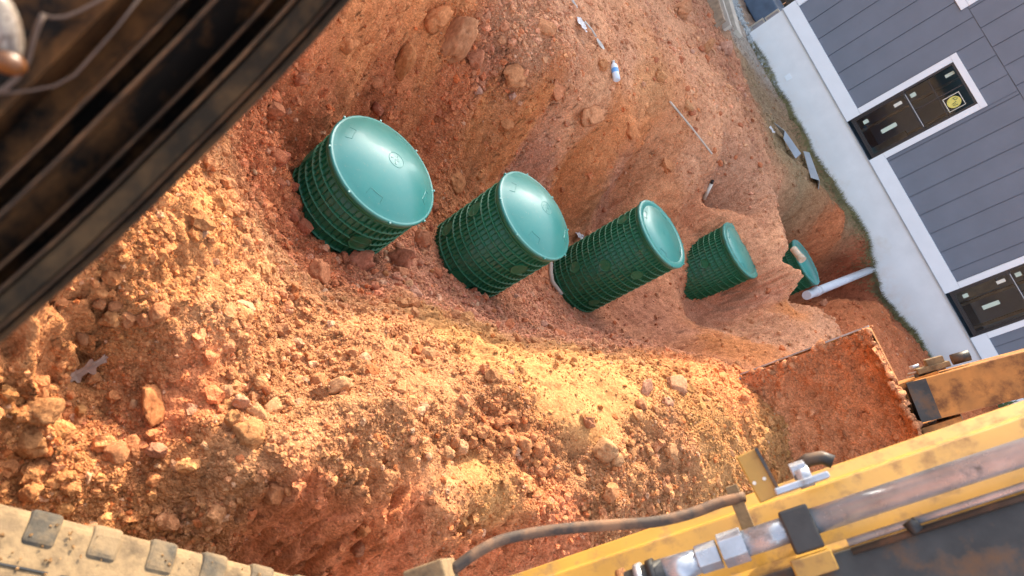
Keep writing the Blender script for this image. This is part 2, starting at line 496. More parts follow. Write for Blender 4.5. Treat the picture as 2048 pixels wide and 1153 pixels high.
CP += [(1.15, 9.45, -.85), (1.60, 9.75, -.95), (2.10, 10.35, -.95), (2.36, 10.85, -.8), (1.55, 8.80, -1.0), (1.95, 9.4, -1.0), (1.80, 8.35, -.7), (1.32, 9.0, -.7), (1.92, 8.75, -.8), (2.28, 9.95, -.85),
       (3.75, 9.7, .28), (4.15, 9.7, .62), (4.45, 9.75, .88), (5.0, 9.8, 1.02), (5.8, 9.8, 1.0), (4.6, 10.4, .75), (5.4, 10.5, .8), (4.5, 9.0, .55), (5.4, 8.9, .6), (6.6, 9.6, .7),
       (-6, 1, .5), (-6, 8, .4), (-6, 14, .3), (8, 8, .35), (8, 3, .35), (8, -3, .2), (0, -3, .1), (-6, -4, .3), (-3, 3.5, .5), (-3, 6, .42), (-2.6, 1.5, .6), (-1.6, .6, .6), (-2.2, 2.4, .45), (-2.2, 4.4, .42), (-1.9, 7.5, .36), (-2.4, 10, .3), (-3, 12, .25),
       (1.2, .5, .12), (2.0, 1.2, .2), (2.6, 2.4, .35), (3.2, 3.6, .4), (3.0, 5.2, .45), (3.6, 7, .4), (.3, -.2, .1), (-1, -.4, .4), (3, -1, .15)]
for x in np.arange(-6, 9.1, 1.0):
    z = .20
    yy = 12 - .15 * x
    if not (1.8 < x < 3.2):
        CP.append((x, yy - .15, z))
    CP.append((x, yy + .5, z)); CP.append((x, yy + 3, z)); CP.append((x, yy + 9, z))
CP = np.array(CP)
_c2 = .0225
_d2 = ((CP[:, None, :2] - CP[None, :, :2]) ** 2).sum(-1)
_A = np.sqrt(_d2 + _c2) + np.eye(len(CP)) * -.030
_zm = .25
_w = np.linalg.solve(_A, CP[:, 2] - _zm)
def base_height(x, y):
    x = np.asarray(x, float); y = np.asarray(y, float)
    out = np.zeros(x.size)
    xf, yf = x.ravel(), y.ravel()
    for i in range(0, xf.size, 40000):
        dx = xf[i:i + 40000, None] - CP[None, :, 0]
        dy = yf[i:i + 40000, None] - CP[None, :, 1]
        out[i:i + 40000] = np.sqrt(dx * dx + dy * dy + _c2) @ _w + _zm
    out = out.reshape(x.shape)
    # settle to level ground far away
    far = np.clip((np.maximum(np.abs(x - .5) - 7, np.maximum(y - 16, -3 - y))) / 6, 0, 1)
    return out * (1 - far) + .2 * far

# soil kinds: colour (linear albedo), lumpiness, clod density
TAN, YEL, ORG, RED, DRED, PIT, HOL, GRD, CUT = (.50, .245, .118), (.48, .25, .102), (.66, .265, .11), (.60, .21, .095), (.34, .095, .046), (.56, .265, .165), (.62, .25, .10), (.66, .34, .20), (.56, .205, .10)  # DRED: dark red trench soil, darkened further to stand in for trench shade
OCH = (.53, .235, .095)
ZN = []
for a in [
    (700, 930, .45, TAN, .7, .8), (560, 860, .4, TAN, 1, 1), (760, 800, .45, TAN, .9, .9), (900, 750, .38, TAN, .8, 1), (850, 880, .4, TAN, 1, 1.4), (1000, 880, .36, (.50, .22, .10), 1.4, 2.0), (1080, 930, .36, (.50, .22, .10), 1.4, 1.6),
    (1000, 980, .42, YEL, .4, .6), (900, 985, .42, TAN, .4, .7), (1200, 960, .38, TAN, 1.2, 1.6), (1300, 930, .42, TAN, 1.1, 1.4), (1140, 780, .38, YEL, .12, .08), (1200, 830, .42, YEL, .12, .1), (1230, 770, .40, YEL, .15, .1), (1000, 700, .26, YEL, .3, .4), (940, 680, .22, YEL, .3, .4), (1350, 800, .46, YEL, .5, .6), (1330, 870, .46, TAN, 1, 1.5), (1440, 870, .5, YEL, .6, .9), (1540, 900, .5, YEL, .6, 1.0),
    (1430, 770, .4, ORG, .6, .5), (760, 650, .2, TAN, .6, 1.0), (680, 700, .3, TAN, .9, 1.2), (600, 760, .34, TAN, 1, 1.3), (480, 820, .38, TAN, 1, 1.4),
    (430, 450, .42, OCH, .5, .9), (500, 500, .3, TAN, .5, .9), (330, 560, .5, OCH, .9, 1.1), (250, 640, .45, OCH, 1, 1.2), (120, 660, .5, (.48, .21, .09), .5, .5), (400, 650, .42, TAN, .8, 1.1), (230, 780, .27, (.48, .20, .09), 1, 1.6), (320, 800, .33, RED, .6, .5), (100, 780, .4, OCH, 1, 1.4), (100, 900, .4, OCH, 1.2, 1.6), (300, 900, .3, (.48, .21, .09), 1.2, 1.7), (430, 950, .4, TAN, .9, 1.2), (260, 1000, .3, OCH, 1, 1.3),
    (620, 1070, .28, CUT, .4, .3), (800, 1090, .2, CUT, .4, .3), (950, 1110, .2, RED, .5, .4), (700, 1130, .08, RED, .3, .2), (1100, 1080, .3, CUT, .6, .7), (1250, 1060, .35, TAN, .7, 1.0),
    (600, 420, -.3, CUT, .9, 1.4), (660, 520, -.3, CUT, 1, 1.8), (560, 350, -.2, RED, .9, 1.2), (760, 560, -.3, PIT, .9, 1.6), (880, 600, -.4, PIT, .6, 1.3), (1000, 640, -.4, PIT, .6, 1.3), (1120, 660, -.6, PIT, .4, .8), (1250, 670, -.6, PIT, .25, .5), (1330, 660, -.6, PIT, .3, .3), (1420, 690, -.3, HOL, .3, .2), (1420, 640, -.6, PIT, .2, .15),
    (640, 180, -.1, RED, .5, .5), (720, 60, .25, ORG, .3, .2), (820, 60, .15, ORG, .3, .2), (780, 160, -.1, RED, .7, .9), (900, 60, .2, ORG, .7, .5), (870, 230, -.3, RED, .8, 1.6), (950, 220, -.2, HOL, .5, .5), (1000, 300, -.4, HOL, .4, .3), (1100, 330, -.5, HOL, .35, .25), (1000, 380, -.72, PIT, .6, .9), (1200, 300, -.2, ORG, .45, .35), (1160, 410, -.8, PIT, .3, .6), (1270, 300, -.1, ORG, .5, .5),
    (1000, 120, .15, (.54, .23, .13), 1.0, 1.6), (1050, 60, .3, GRD, 1.1, 1.8), (1150, 60, .36, GRD, .6, .8), (1250, 100, .34, GRD, .5, .7), (1190, 200, .15, (.66, .34, .19), .3, .2), (1300, 170, .3, (.64, .31, .15), .7, .9), (1330, 60, .36, GRD, .6, .9), (1400, 180, .34, GRD, .6, 1.0), (1460, 130, .3, (.56, .27, .165), .8, 1.2), (1440, 300, .3, GRD, .5, .8), (1350, 280, .12, (.66, .31, .16), .5, .6), (1500, 350, .28, (.56, .30, .19), .7, 1.0), (1350, 380, -.1, (.66, .30, .15), .4, .4),
    (1420, 420, -.1, (.66, .31, .17), .4, .4), (1540, 500, .12, GRD, .4, .4), (1560, 600, .05, GRD, .3, .4), (1500, 650, -.3, HOL, .3, .2), (1600, 680, .18, GRD, .4, .6), (1640, 660, .24, GRD, .5, .8),
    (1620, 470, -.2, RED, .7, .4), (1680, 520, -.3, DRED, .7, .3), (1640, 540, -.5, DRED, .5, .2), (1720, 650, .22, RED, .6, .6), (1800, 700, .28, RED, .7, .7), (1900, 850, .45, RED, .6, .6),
    (1560, 290, .25, (.34, .25, .15), .5, .5), (1640, 380, .2, (.30, .23, .13), .4, .3), (1700, 450, .19, (.30, .22, .13), .4, .2), (1520, 200, .25, (.34, .25, .16), .5, .4), (1480, 60, .25, (.40, .36, .32), .5, .4)]:
    p = PZ(a[0], a[1], a[2])
    ZN.append((p[0], p[1], *a[3], a[4], a[5]))
ZN += [(-4, 4, *GRD, .6, .4), (5, 4, *GRD, .6, .4), (0, -2, *CUT, .4, .2), (5, 9, *RED, .6, .4), (-4, 10, *GRD, .5, .4)]
ZN = np.array(ZN)
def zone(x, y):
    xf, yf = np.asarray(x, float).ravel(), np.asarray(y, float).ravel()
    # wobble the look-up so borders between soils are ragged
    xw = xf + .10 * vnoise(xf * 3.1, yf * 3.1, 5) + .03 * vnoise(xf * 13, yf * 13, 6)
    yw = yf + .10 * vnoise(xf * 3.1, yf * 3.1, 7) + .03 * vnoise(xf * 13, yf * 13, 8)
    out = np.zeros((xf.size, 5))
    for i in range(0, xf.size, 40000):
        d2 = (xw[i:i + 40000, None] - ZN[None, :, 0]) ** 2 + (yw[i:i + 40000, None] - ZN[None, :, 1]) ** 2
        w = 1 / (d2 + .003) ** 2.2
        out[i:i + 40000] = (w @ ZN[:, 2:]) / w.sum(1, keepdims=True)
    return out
def detail(x, y, lump):
    d = .050 * vnoise(x * 2.3, y * 2.3, 21) + .042 * vnoise(x * 5.1, y * 5.1, 22)
    b1 = np.abs(vnoise(x * 9, y * 9, 23)) * 2 - .5
    b2 = np.abs(vnoise(x * 21, y * 21, 24)) * 2 - .5
    b3 = vnoise(x * 47, y * 47, 25)
    rill = vnoise(x * 16, y * 4, 28)
    return d * (.45 + .55 * np.minimum(lump, 1.2)) - lump * (.018 * b1 + .011 * b2) + lump * .006 * b3 + .006 * rill * (1 - np.minimum(lump, 1))
_CR = []
def crack_depth(x, y):
    x = np.asarray(x, float); y = np.asarray(y, float)
    out = np.zeros(x.shape)
    xw = x + .03 * vnoise(x * 9, y * 9, 91); yw = y + .03 * vnoise(x * 9, y * 9, 92)
    for pts, wd, dp in _CR:
        d = np.full(x.shape, 9.)
        for (ax, ay), (bx, by) in zip(pts[:-1], pts[1:]):
            L2 = (bx - ax) ** 2 + (by - ay) ** 2 + 1e-9
            t = np.clip(((xw - ax) * (bx - ax) + (yw - ay) * (by - ay)) / L2, 0, 1)
            d = np.minimum(d, np.hypot(xw - ax - t * (bx - ax), yw - ay - t * (by - ay)))
        out = np.maximum(out, dp * np.exp(-(d / wd) ** 2))
    return out
def warped(x, y):
    # scrape marks and slumps: shifts the wall in plan, so steep faces break up and level ground stays as it is
    w1 = .055 * vnoise(x * 3.0, y * 3.0, 61) + .040 * np.abs(vnoise(x * 7.5, y * 7.5, 62)) + .040 * np.abs(vnoise(x * 15, y * 15, 63)) + .024 * np.abs(vnoise(x * 29, y * 29, 65)) + .014 * vnoise(x * 41, y * 41, 64)
    w2 = .055 * vnoise(x * 3.0, y * 3.0, 71) + .040 * np.abs(vnoise(x * 7.5, y * 7.5, 72)) + .040 * np.abs(vnoise(x * 15, y * 15, 73)) + .024 * np.abs(vnoise(x * 29, y * 29, 75)) + .014 * vnoise(x * 41, y * 41, 74)
    xs_, ys_ = x + w1, y + w2
    b0 = base_height(xs_, ys_)
    bx = base_height(xs_ + .04, ys_) - b0
    by = base_height(xs_, ys_ + .04) - b0
    sl = np.clip((np.hypot(bx, by) / .04 - .55) / .9, 0, 1)          # only where the ground is steep
    nz = vnoise(x * 2.1, y * 2.1, 81) * 3 + vnoise(x * 6.3, y * 6.3, 82) * 1.6
    st = np.sin(b0 * 46 + nz * 2.2)
    lump = np.abs(vnoise(x * 11 + b0 * 9, y * 11 - b0 * 7, 83)) + .6 * np.abs(vnoise(x * 24 + b0 * 21, y * 24 - b0 * 17, 84))
    cw = x * .42 + y * .90 + .05 * vnoise(x * 2.7, y * 2.7, 86)
    tooth = np.abs(np.sin(cw * 34 + 1.5 * vnoise(x * 1.3, y * 1.3, 87))) ** 2.5          # drag marks of the bucket teeth
    tm = np.clip(vnoise(x * 1.7, y * 1.7, 88) * 2 + .45, 0, 1)
    return b0 + sl * (.010 * st - .045 * lump + .030 * tooth * tm) - crack_depth(x, y)
def height(x, y):
    """ground level: read off the finished ground sheet"""
    x = np.asarray(x, float); y = np.asarray(y, float)
    i = np.clip(np.searchsorted(XS, x) - 1, 0, len(XS) - 2)
    j = np.clip(np.searchsorted(YS, y) - 1, 0, len(YS) - 2)
    u = (x - XS[i]) / (XS[i + 1] - XS[i]); v = (y - YS[j]) / (YS[j + 1] - YS[j])
    return (gz[j, i] * (1 - u) + gz[j, i + 1] * u) * (1 - v) + (gz[j + 1, i] * (1 - u) + gz[j + 1, i + 1] * u) * v
def _base_hit(px, py):
    v = ray(px, py); v = v / np.linalg.norm(v)
    t = np.linspace(1.0, 14, 1600)
    P = CAMP + t[:, None] * v
    i = np.nonzero(P[:, 2] < base_height(P[:, 0], P[:, 1]))[0]
    i = i[0] if len(i) else -1
    return P[i, 0], P[i, 1]
# cracks and slump edges in the bank
for pts, wd, dp in [([(985, 10), (1030, 90), (1066, 170), (1090, 215)], .022, .07), ([(1075, 0), (1110, 50), (1165, 105), (1200, 150)], .020, .06), ([(1100, 130), (1130, 200), (1165, 270)], .022, .07),
                    ([(845, 120), (868, 200), (905, 290)], .020, .06), ([(930, 290), (985, 330), (1090, 350)], .020, .05), ([(740, 30), (755, 110), (765, 190)], .018, .05), ([(1240, 300), (1262, 360), (1250, 395)], .020, .06),
                    ([(1395, 380), (1370, 430)], .02, .05), ([(1480, 200), (1520, 290), (1545, 380)], .025, .05), ([(1300, 210), (1390, 300), (1440, 390)], .018, .035), ([(560, 280), (600, 330), (590, 380)], .02, .05),
                    ([(1180, 660), (1260, 700)], .02, .03), ([(1340, 655), (1420, 690)], .025, .04)]:
    _CR.append(([_base_hit(*q) for q in pts], wd, dp))
def axis(lo, hi, fine_lo, fine_hi, step_fn):
    a = [fine_lo]
    while a[-1] < fine_hi:
        a.append(a[-1] + step_fn(a[-1]))
    up, s = [], step_fn(a[-1])
    v = a[-1]
    while v < hi:
        s *= 1.35; v += s; up.append(v)
    dn, s = [], step_fn(fine_lo)
    v = fine_lo
    while v > lo:
        s *= 1.35; v -= s; dn.append(v)
    return np.array(dn[::-1] + a + up)
XS = axis(-400, 400, -2.5, 3.3, lambda v: .0135)
YS = axis(-300, 900, .25, 11.9, lambda v: .0085 + .0020 * max(v, 0))
gx, gy = np.meshgrid(XS, YS)
zn_all = zone(gx, gy)
gz = warped(gx, gy) + detail(gx, gy, zn_all[:, 3].reshape(gx.shape))
def grid_obj(name, gx, gy, gz, mat):
    ny, nx = gx.shape
    me = bpy.data.meshes.new(name)
    nv = nx * ny
    me.vertices.add(nv)
    co = np.stack([gx, gy, gz], -1).reshape(-1, 3).astype(np.float32)
    me.vertices.foreach_set('co', co.ravel())
    idx = np.arange(nv).reshape(ny, nx)
    q = np.stack([idx[:-1, :-1], idx[:-1, 1:], idx[1:, 1:], idx[1:, :-1]], -1).reshape(-1, 4)
    me.loops.add(q.size)
    me.loops.foreach_set('vertex_index', q.ravel().astype(np.int32))
    me.polygons.add(len(q))
    me.polygons.foreach_set('loop_start', np.arange(0, q.size, 4, dtype=np.int32))
    me.polygons.foreach_set('use_smooth', np.ones(len(q), bool))
    me.update(calc_edges=True)
    me.materials.append(M[mat])
    o = bpy.data.objects.new(name, me)
    COL.objects.link(o)
    return o
ground = grid_obj('ground', gx, gy, gz, 'soil')
def set_soil(me, cols, lump=None):
    a = me.color_attributes.new('soil', 'FLOAT_COLOR', 'POINT')
    a.data.foreach_set('color', np.concatenate([cols, np.ones((len(cols), 1)) if lump is None else np.asarray(lump).reshape(-1, 1)], 1).astype(np.float32).ravel())
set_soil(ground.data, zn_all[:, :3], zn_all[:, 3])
tag(ground, kind='structure')

# ------------------------------------------------------------------ clods and stones
def ico(sub):
    if sub == 0:                               # eight-sided crumb
        return (np.array([(1, 0, 0), (-1, 0, 0), (0, 1, 0), (0, -1, 0), (0, 0, 1), (0, 0, -1.)]),
                np.array([(0, 2, 4), (2, 1, 4), (1, 3, 4), (3, 0, 4), (2, 0, 5), (1, 2, 5), (3, 1, 5), (0, 3, 5)]))
    bm = bmesh.new()
    bmesh.ops.create_icosphere(bm, subdivisions=sub, radius=1)
    v = np.array([x.co[:] for x in bm.verts])
    f = np.array([[l.index for l in fc.verts] for fc in bm.faces])
    bm.free()
    return v, f
def lumpy(v, seed, rough=.35, cuts=5):
    r = np.random.default_rng(seed)
    out = v.copy()
    for i, p in enumerate(v):
        n = mnoise.noise(Vector(p) * 1.3 + Vector((seed * 3.7, 1.1, 2.2)))
        n2 = mnoise.noise(Vector(p) * 3.1 + Vector((seed * 1.7, 5.1, 2.2)))
        n3 = mnoise.noise(Vector(p) * 7.3 + Vector((seed * 2.7, 3.1, 7.2)))
        out[i] = p * (1 + rough * n + rough * .5 * n2 + rough * .30 * n3 + rough * .16 * mnoise.noise(Vector(p) * 15 + Vector((seed, 3.1, 7.2))))
    for _ in range(cuts):                      # broken facets
        d = r.normal(size=3); d /= np.linalg.norm(d)
        h = r.uniform(.66, .95)
        t = out @ d
        over = t > h
        out[over] -= np.outer(t[over] - h, d) * .9
    return out
def rotmats(n, r):
    q = r.normal(size=(n, 4)); q /= np.linalg.norm(q, axis=1, keepdims=True)
    w, x, y, z = q.T
    return np.stack([np.stack([1 - 2 * (y * y + z * z), 2 * (x * y - z * w), 2 * (x * z + y * w)], -1),
                     np.stack([2 * (x * y + z * w), 1 - 2 * (x * x + z * z), 2 * (y * z - x * w)], -1),
                     np.stack([2 * (x * z - y * w), 2 * (y * z + x * w), 1 - 2 * (x * x + y * y)], -1)], 1)
def scatter(name, pos, rad, cols, sub, mat, nvar=6, seed=1, squash=.75, smooth=False, rough=.62, cuts=6):
    r = np.random.default_rng(seed)
    v0, f0 = ico(sub)
    Vs, Fs, Cs = [], [], []
    off = 0
    var = r.integers(0, nvar, len(pos))
    for k in range(nvar):
        idx = np.nonzero(var == k)[0]
        if not len(idx):
            continue
        b = lumpy(v0, seed * 31 + k, rough, cuts)
        Rm = rotmats(len(idx), r)
        sc = r.uniform(.65, 1.15, (len(idx), 3))
        P = np.einsum('nij,nvj->nvi', Rm, b[None] * sc[:, None, :])
        P[:, :, 2] *= squash
        P = P * rad[idx][:, None, None] + pos[idx][:, None, :]
        Vs.append(P.reshape(-1, 3))
        Fs.append((f0[None] + (np.arange(len(idx)) * len(v0))[:, None, None]).reshape(-1, 3) + off)
        Cs.append(np.repeat(cols[idx], len(v0), 0))
        off += len(idx) * len(v0)
    V, Fc, C = np.concatenate(Vs), np.concatenate(Fs), np.concatenate(Cs)
    me = bpy.data.meshes.new(name)
    me.vertices.add(len(V)); me.vertices.foreach_set('co', V.astype(np.float32).ravel())
    me.loops.add(Fc.size); me.loops.foreach_set('vertex_index', Fc.astype(np.int32).ravel())
    me.polygons.add(len(Fc)); me.polygons.foreach_set('loop_start', np.arange(0, Fc.size, 3, dtype=np.int32))
    me.polygons.foreach_set('use_smooth', np.full(len(Fc), smooth))
    me.update(calc_edges=True)
    me.materials.append(M[mat])
    if mat == 'clod':
        set_soil(me, C)
    o = bpy.data.objects.new(name, me)
    COL.objects.link(o)
    return o

RISERS = [(-.81, 2.63), (-.31, 3.67), (.24, 5.28), (.83, 6.82), (1.56, 8.79)]
def sample(n, x0, x1, y0, y1, patch_seed, power=1.0):
    out = []
    need = n
    while need > 0:
        x = rng.uniform(x0, x1, 60000); y = rng.uniform(y0, y1, 60000)
        z = zone(x, y)
        pch = np.clip(.55 + 1.1 * vnoise(x * 3.7, y * 3.7, patch_seed) + .8 * vnoise(x * 11, y * 11, patch_seed + 1), .04, 1.6)
        dens = ((z[:, 4] + .08) / 2.0) ** power * pch
        keep = rng.uniform(0, 1, len(x)) < dens
        # only what the place could show from the cab side; not under the house
        keep &= (x > -1.9 - .05 * y) & (x < .9 + .42 * y + .5) & (y < 11.8 - .15 * x)
        for rx, ry in RISERS:
            keep &= (x - rx) ** 2 + (y - ry) ** 2 > .31 ** 2
        out.append(np.stack([x, y], 1)[keep][:need])
        need -= len(out[-1])
    return np.concatenate(out)
def clod_cloud(name, n, box, rmin, rmax, alpha, sub, seed, label, power=1.0, sink=.12):
    xy = sample(n, *box, seed, power)
    u = rng.uniform(0, 1, n)
    rad = rmin * (1 - u * (1 - (rmin / rmax) ** alpha)) ** (-1 / alpha)
    z = height(xy[:, 0], xy[:, 1])
    zn = zone(xy[:, 0], xy[:, 1])
    cols = zn[:, :3] * rng.uniform(.74, 1.18, (n, 1)) * rng.uniform(.95, 1.05, (n, 3))
    pale = rng.uniform(0, 1, n) < .05
    cols[pale] = cols[pale] * .6 + np.array([.60, .42, .30]) * .4
    dk = rng.uniform(0, 1, n) < .10
    cols[dk] *= np.array([.95, .72, .6])
    pos = np.concatenate([xy, (z + rad * sink)[:, None]], 1)
    o = scatter(name, pos, rad, cols, sub, 'clod', 8, seed, .8, smooth=False)
    tag(o, label, 'soil crumbs', kind='stuff')
    return o
clod_cloud('soil_crumbs', 150000, (-1.7, 2.3, .45, 4.7), .0035, .012, 2.0, 0, 3, 'fine crumbs of dry orange soil strewn over the heap')
clod_cloud('soil_crumbs', 40000, (-2.1, 4.4, 3.0, 11.4), .006, .020, 2.2, 0, 5, 'fine crumbs of red soil strewn over the far bank')
clod_cloud('soil_clods', 7600, (-1.7, 2.3, .45, 5.0), .009, .034, 2.3, 2, 7, 'small loose clods lying thick on the orange spoil heap', 1.3)
clod_cloud('soil_clods', 2000, (-2.3, 5.0, 3.6, 11.4), .018, .042, 2.6, 2, 9, 'small loose clods lying on the far bank and graded yard', 1.3)

# single stones
ROCKV, ROCKF = ico(4)
rock_meshes = {}
def rock_mesh(kind, k):
    key = (kind, k)
    if key not in rock_meshes:
        v = lumpy(ROCKV if kind != 'small' else ico(2)[0], 100 + k * 7 + len(kind), .50 if kind != 'round' else .40, 10 if kind == 'angular' else 5)
        f = ROCKF if kind != 'small' else ico(2)[1]
        me = bpy.data.meshes.new('stone')
        me.from_pydata(v.tolist(), [], f.tolist())
        me.polygons.foreach_set('use_smooth', [kind != 'angular'] * len(f))
        if kind == 'angular':
            me.polygons.foreach_set('use_smooth', [True] * len(f))
        rock_meshes[key] = me
    return rock_meshes[key]
def rock_material():
    m, nt, b = new_mat('stone')
    at = nt.nodes.new('ShaderNodeAttribute'); at.attribute_name = 'soil'
    n1 = tex(nt, 1.4, 6, .65)
    n2 = tex(nt, 6.0, 5, .7)
    c = mixcol(nt, 1.0, at.outputs['Color'], mixcol(nt, ramp(nt, n1, .3, .7), (.70, .64, .60), (1.18, 1.18, 1.16)), 'MULTIPLY')
    c = mixcol(nt, 1.0, c, mixcol(nt, ramp(nt, n2, .3, .7), (.74, .70, .66), (1.2, 1.2, 1.2)), 'MULTIPLY')
    nt.links.new(c, b.inputs['Base Color'])
    b.inputs['Roughness'].default_value = .95
    b.inputs['Specular IOR Level'].default_value = .12
    bump(nt, b, n2, .8, .006)
    return m
M['rock'] = rock_material()
_mcache = {}
def stone(px, py, wpx, hpx, zguess, col, kind='round', k=0, label=None, group=None, sink=.35, name='stone', rot=None):
    # walk the sight line down to the soil, then size by distance
    v = ray(px, py); v = v / np.linalg.norm(v)
    t = np.linspace(.9, 14, 2600)
    P = CAMP + t[:, None] * v
    h = height(P[:, 0], P[:, 1])
    hit = np.nonzero(P[:, 2] < h)[0]
    i = hit[0] if len(hit) else -1
    p, D = P[i], t[i]
    rw, rh = .47 * wpx * D / F_PX, .47 * hpx * D / F_PX
    zc = zone(np.array([p[0]]), np.array([p[1]]))[0, :3]
    col = tuple(round(float(.45 * a_ + .50 * b_) / .02) * .02 for a_, b_ in zip(col, zc))
    me = rock_mesh(kind, k)
    key = (me.name, tuple(round(c, 2) for c in col))
    if key not in _mcache:
        m2 = me.copy(); m2.materials.clear(); m2.materials.append(M['rock']); set_soil(m2, np.tile(np.array(col, float), (len(m2.vertices), 1))); _mcache[key] = m2
    r = np.random.default_rng(int(px * 13 + py))
    o = inst(name, _mcache[key], None, (p[0], p[1], h[i] + rh * sink), rot or (r.uniform(-.5, .5), r.uniform(-.5, .5), r.uniform(0, 6)), (rw * 1.05, rw * .9, rh * 1.0))
    tag(o, label, 'stone' if name == 'stone' else 'clod', group)
    return o
O1, O2, T1, T2, R1, R2, PK, OC = (.54, .25, .11), (.50, .20, .09), (.58, .33, .18), (.62, .39, .25), (.48, .18, .095), (.42, .145, .08), (.56, .31, .22), (.54, .26, .12)
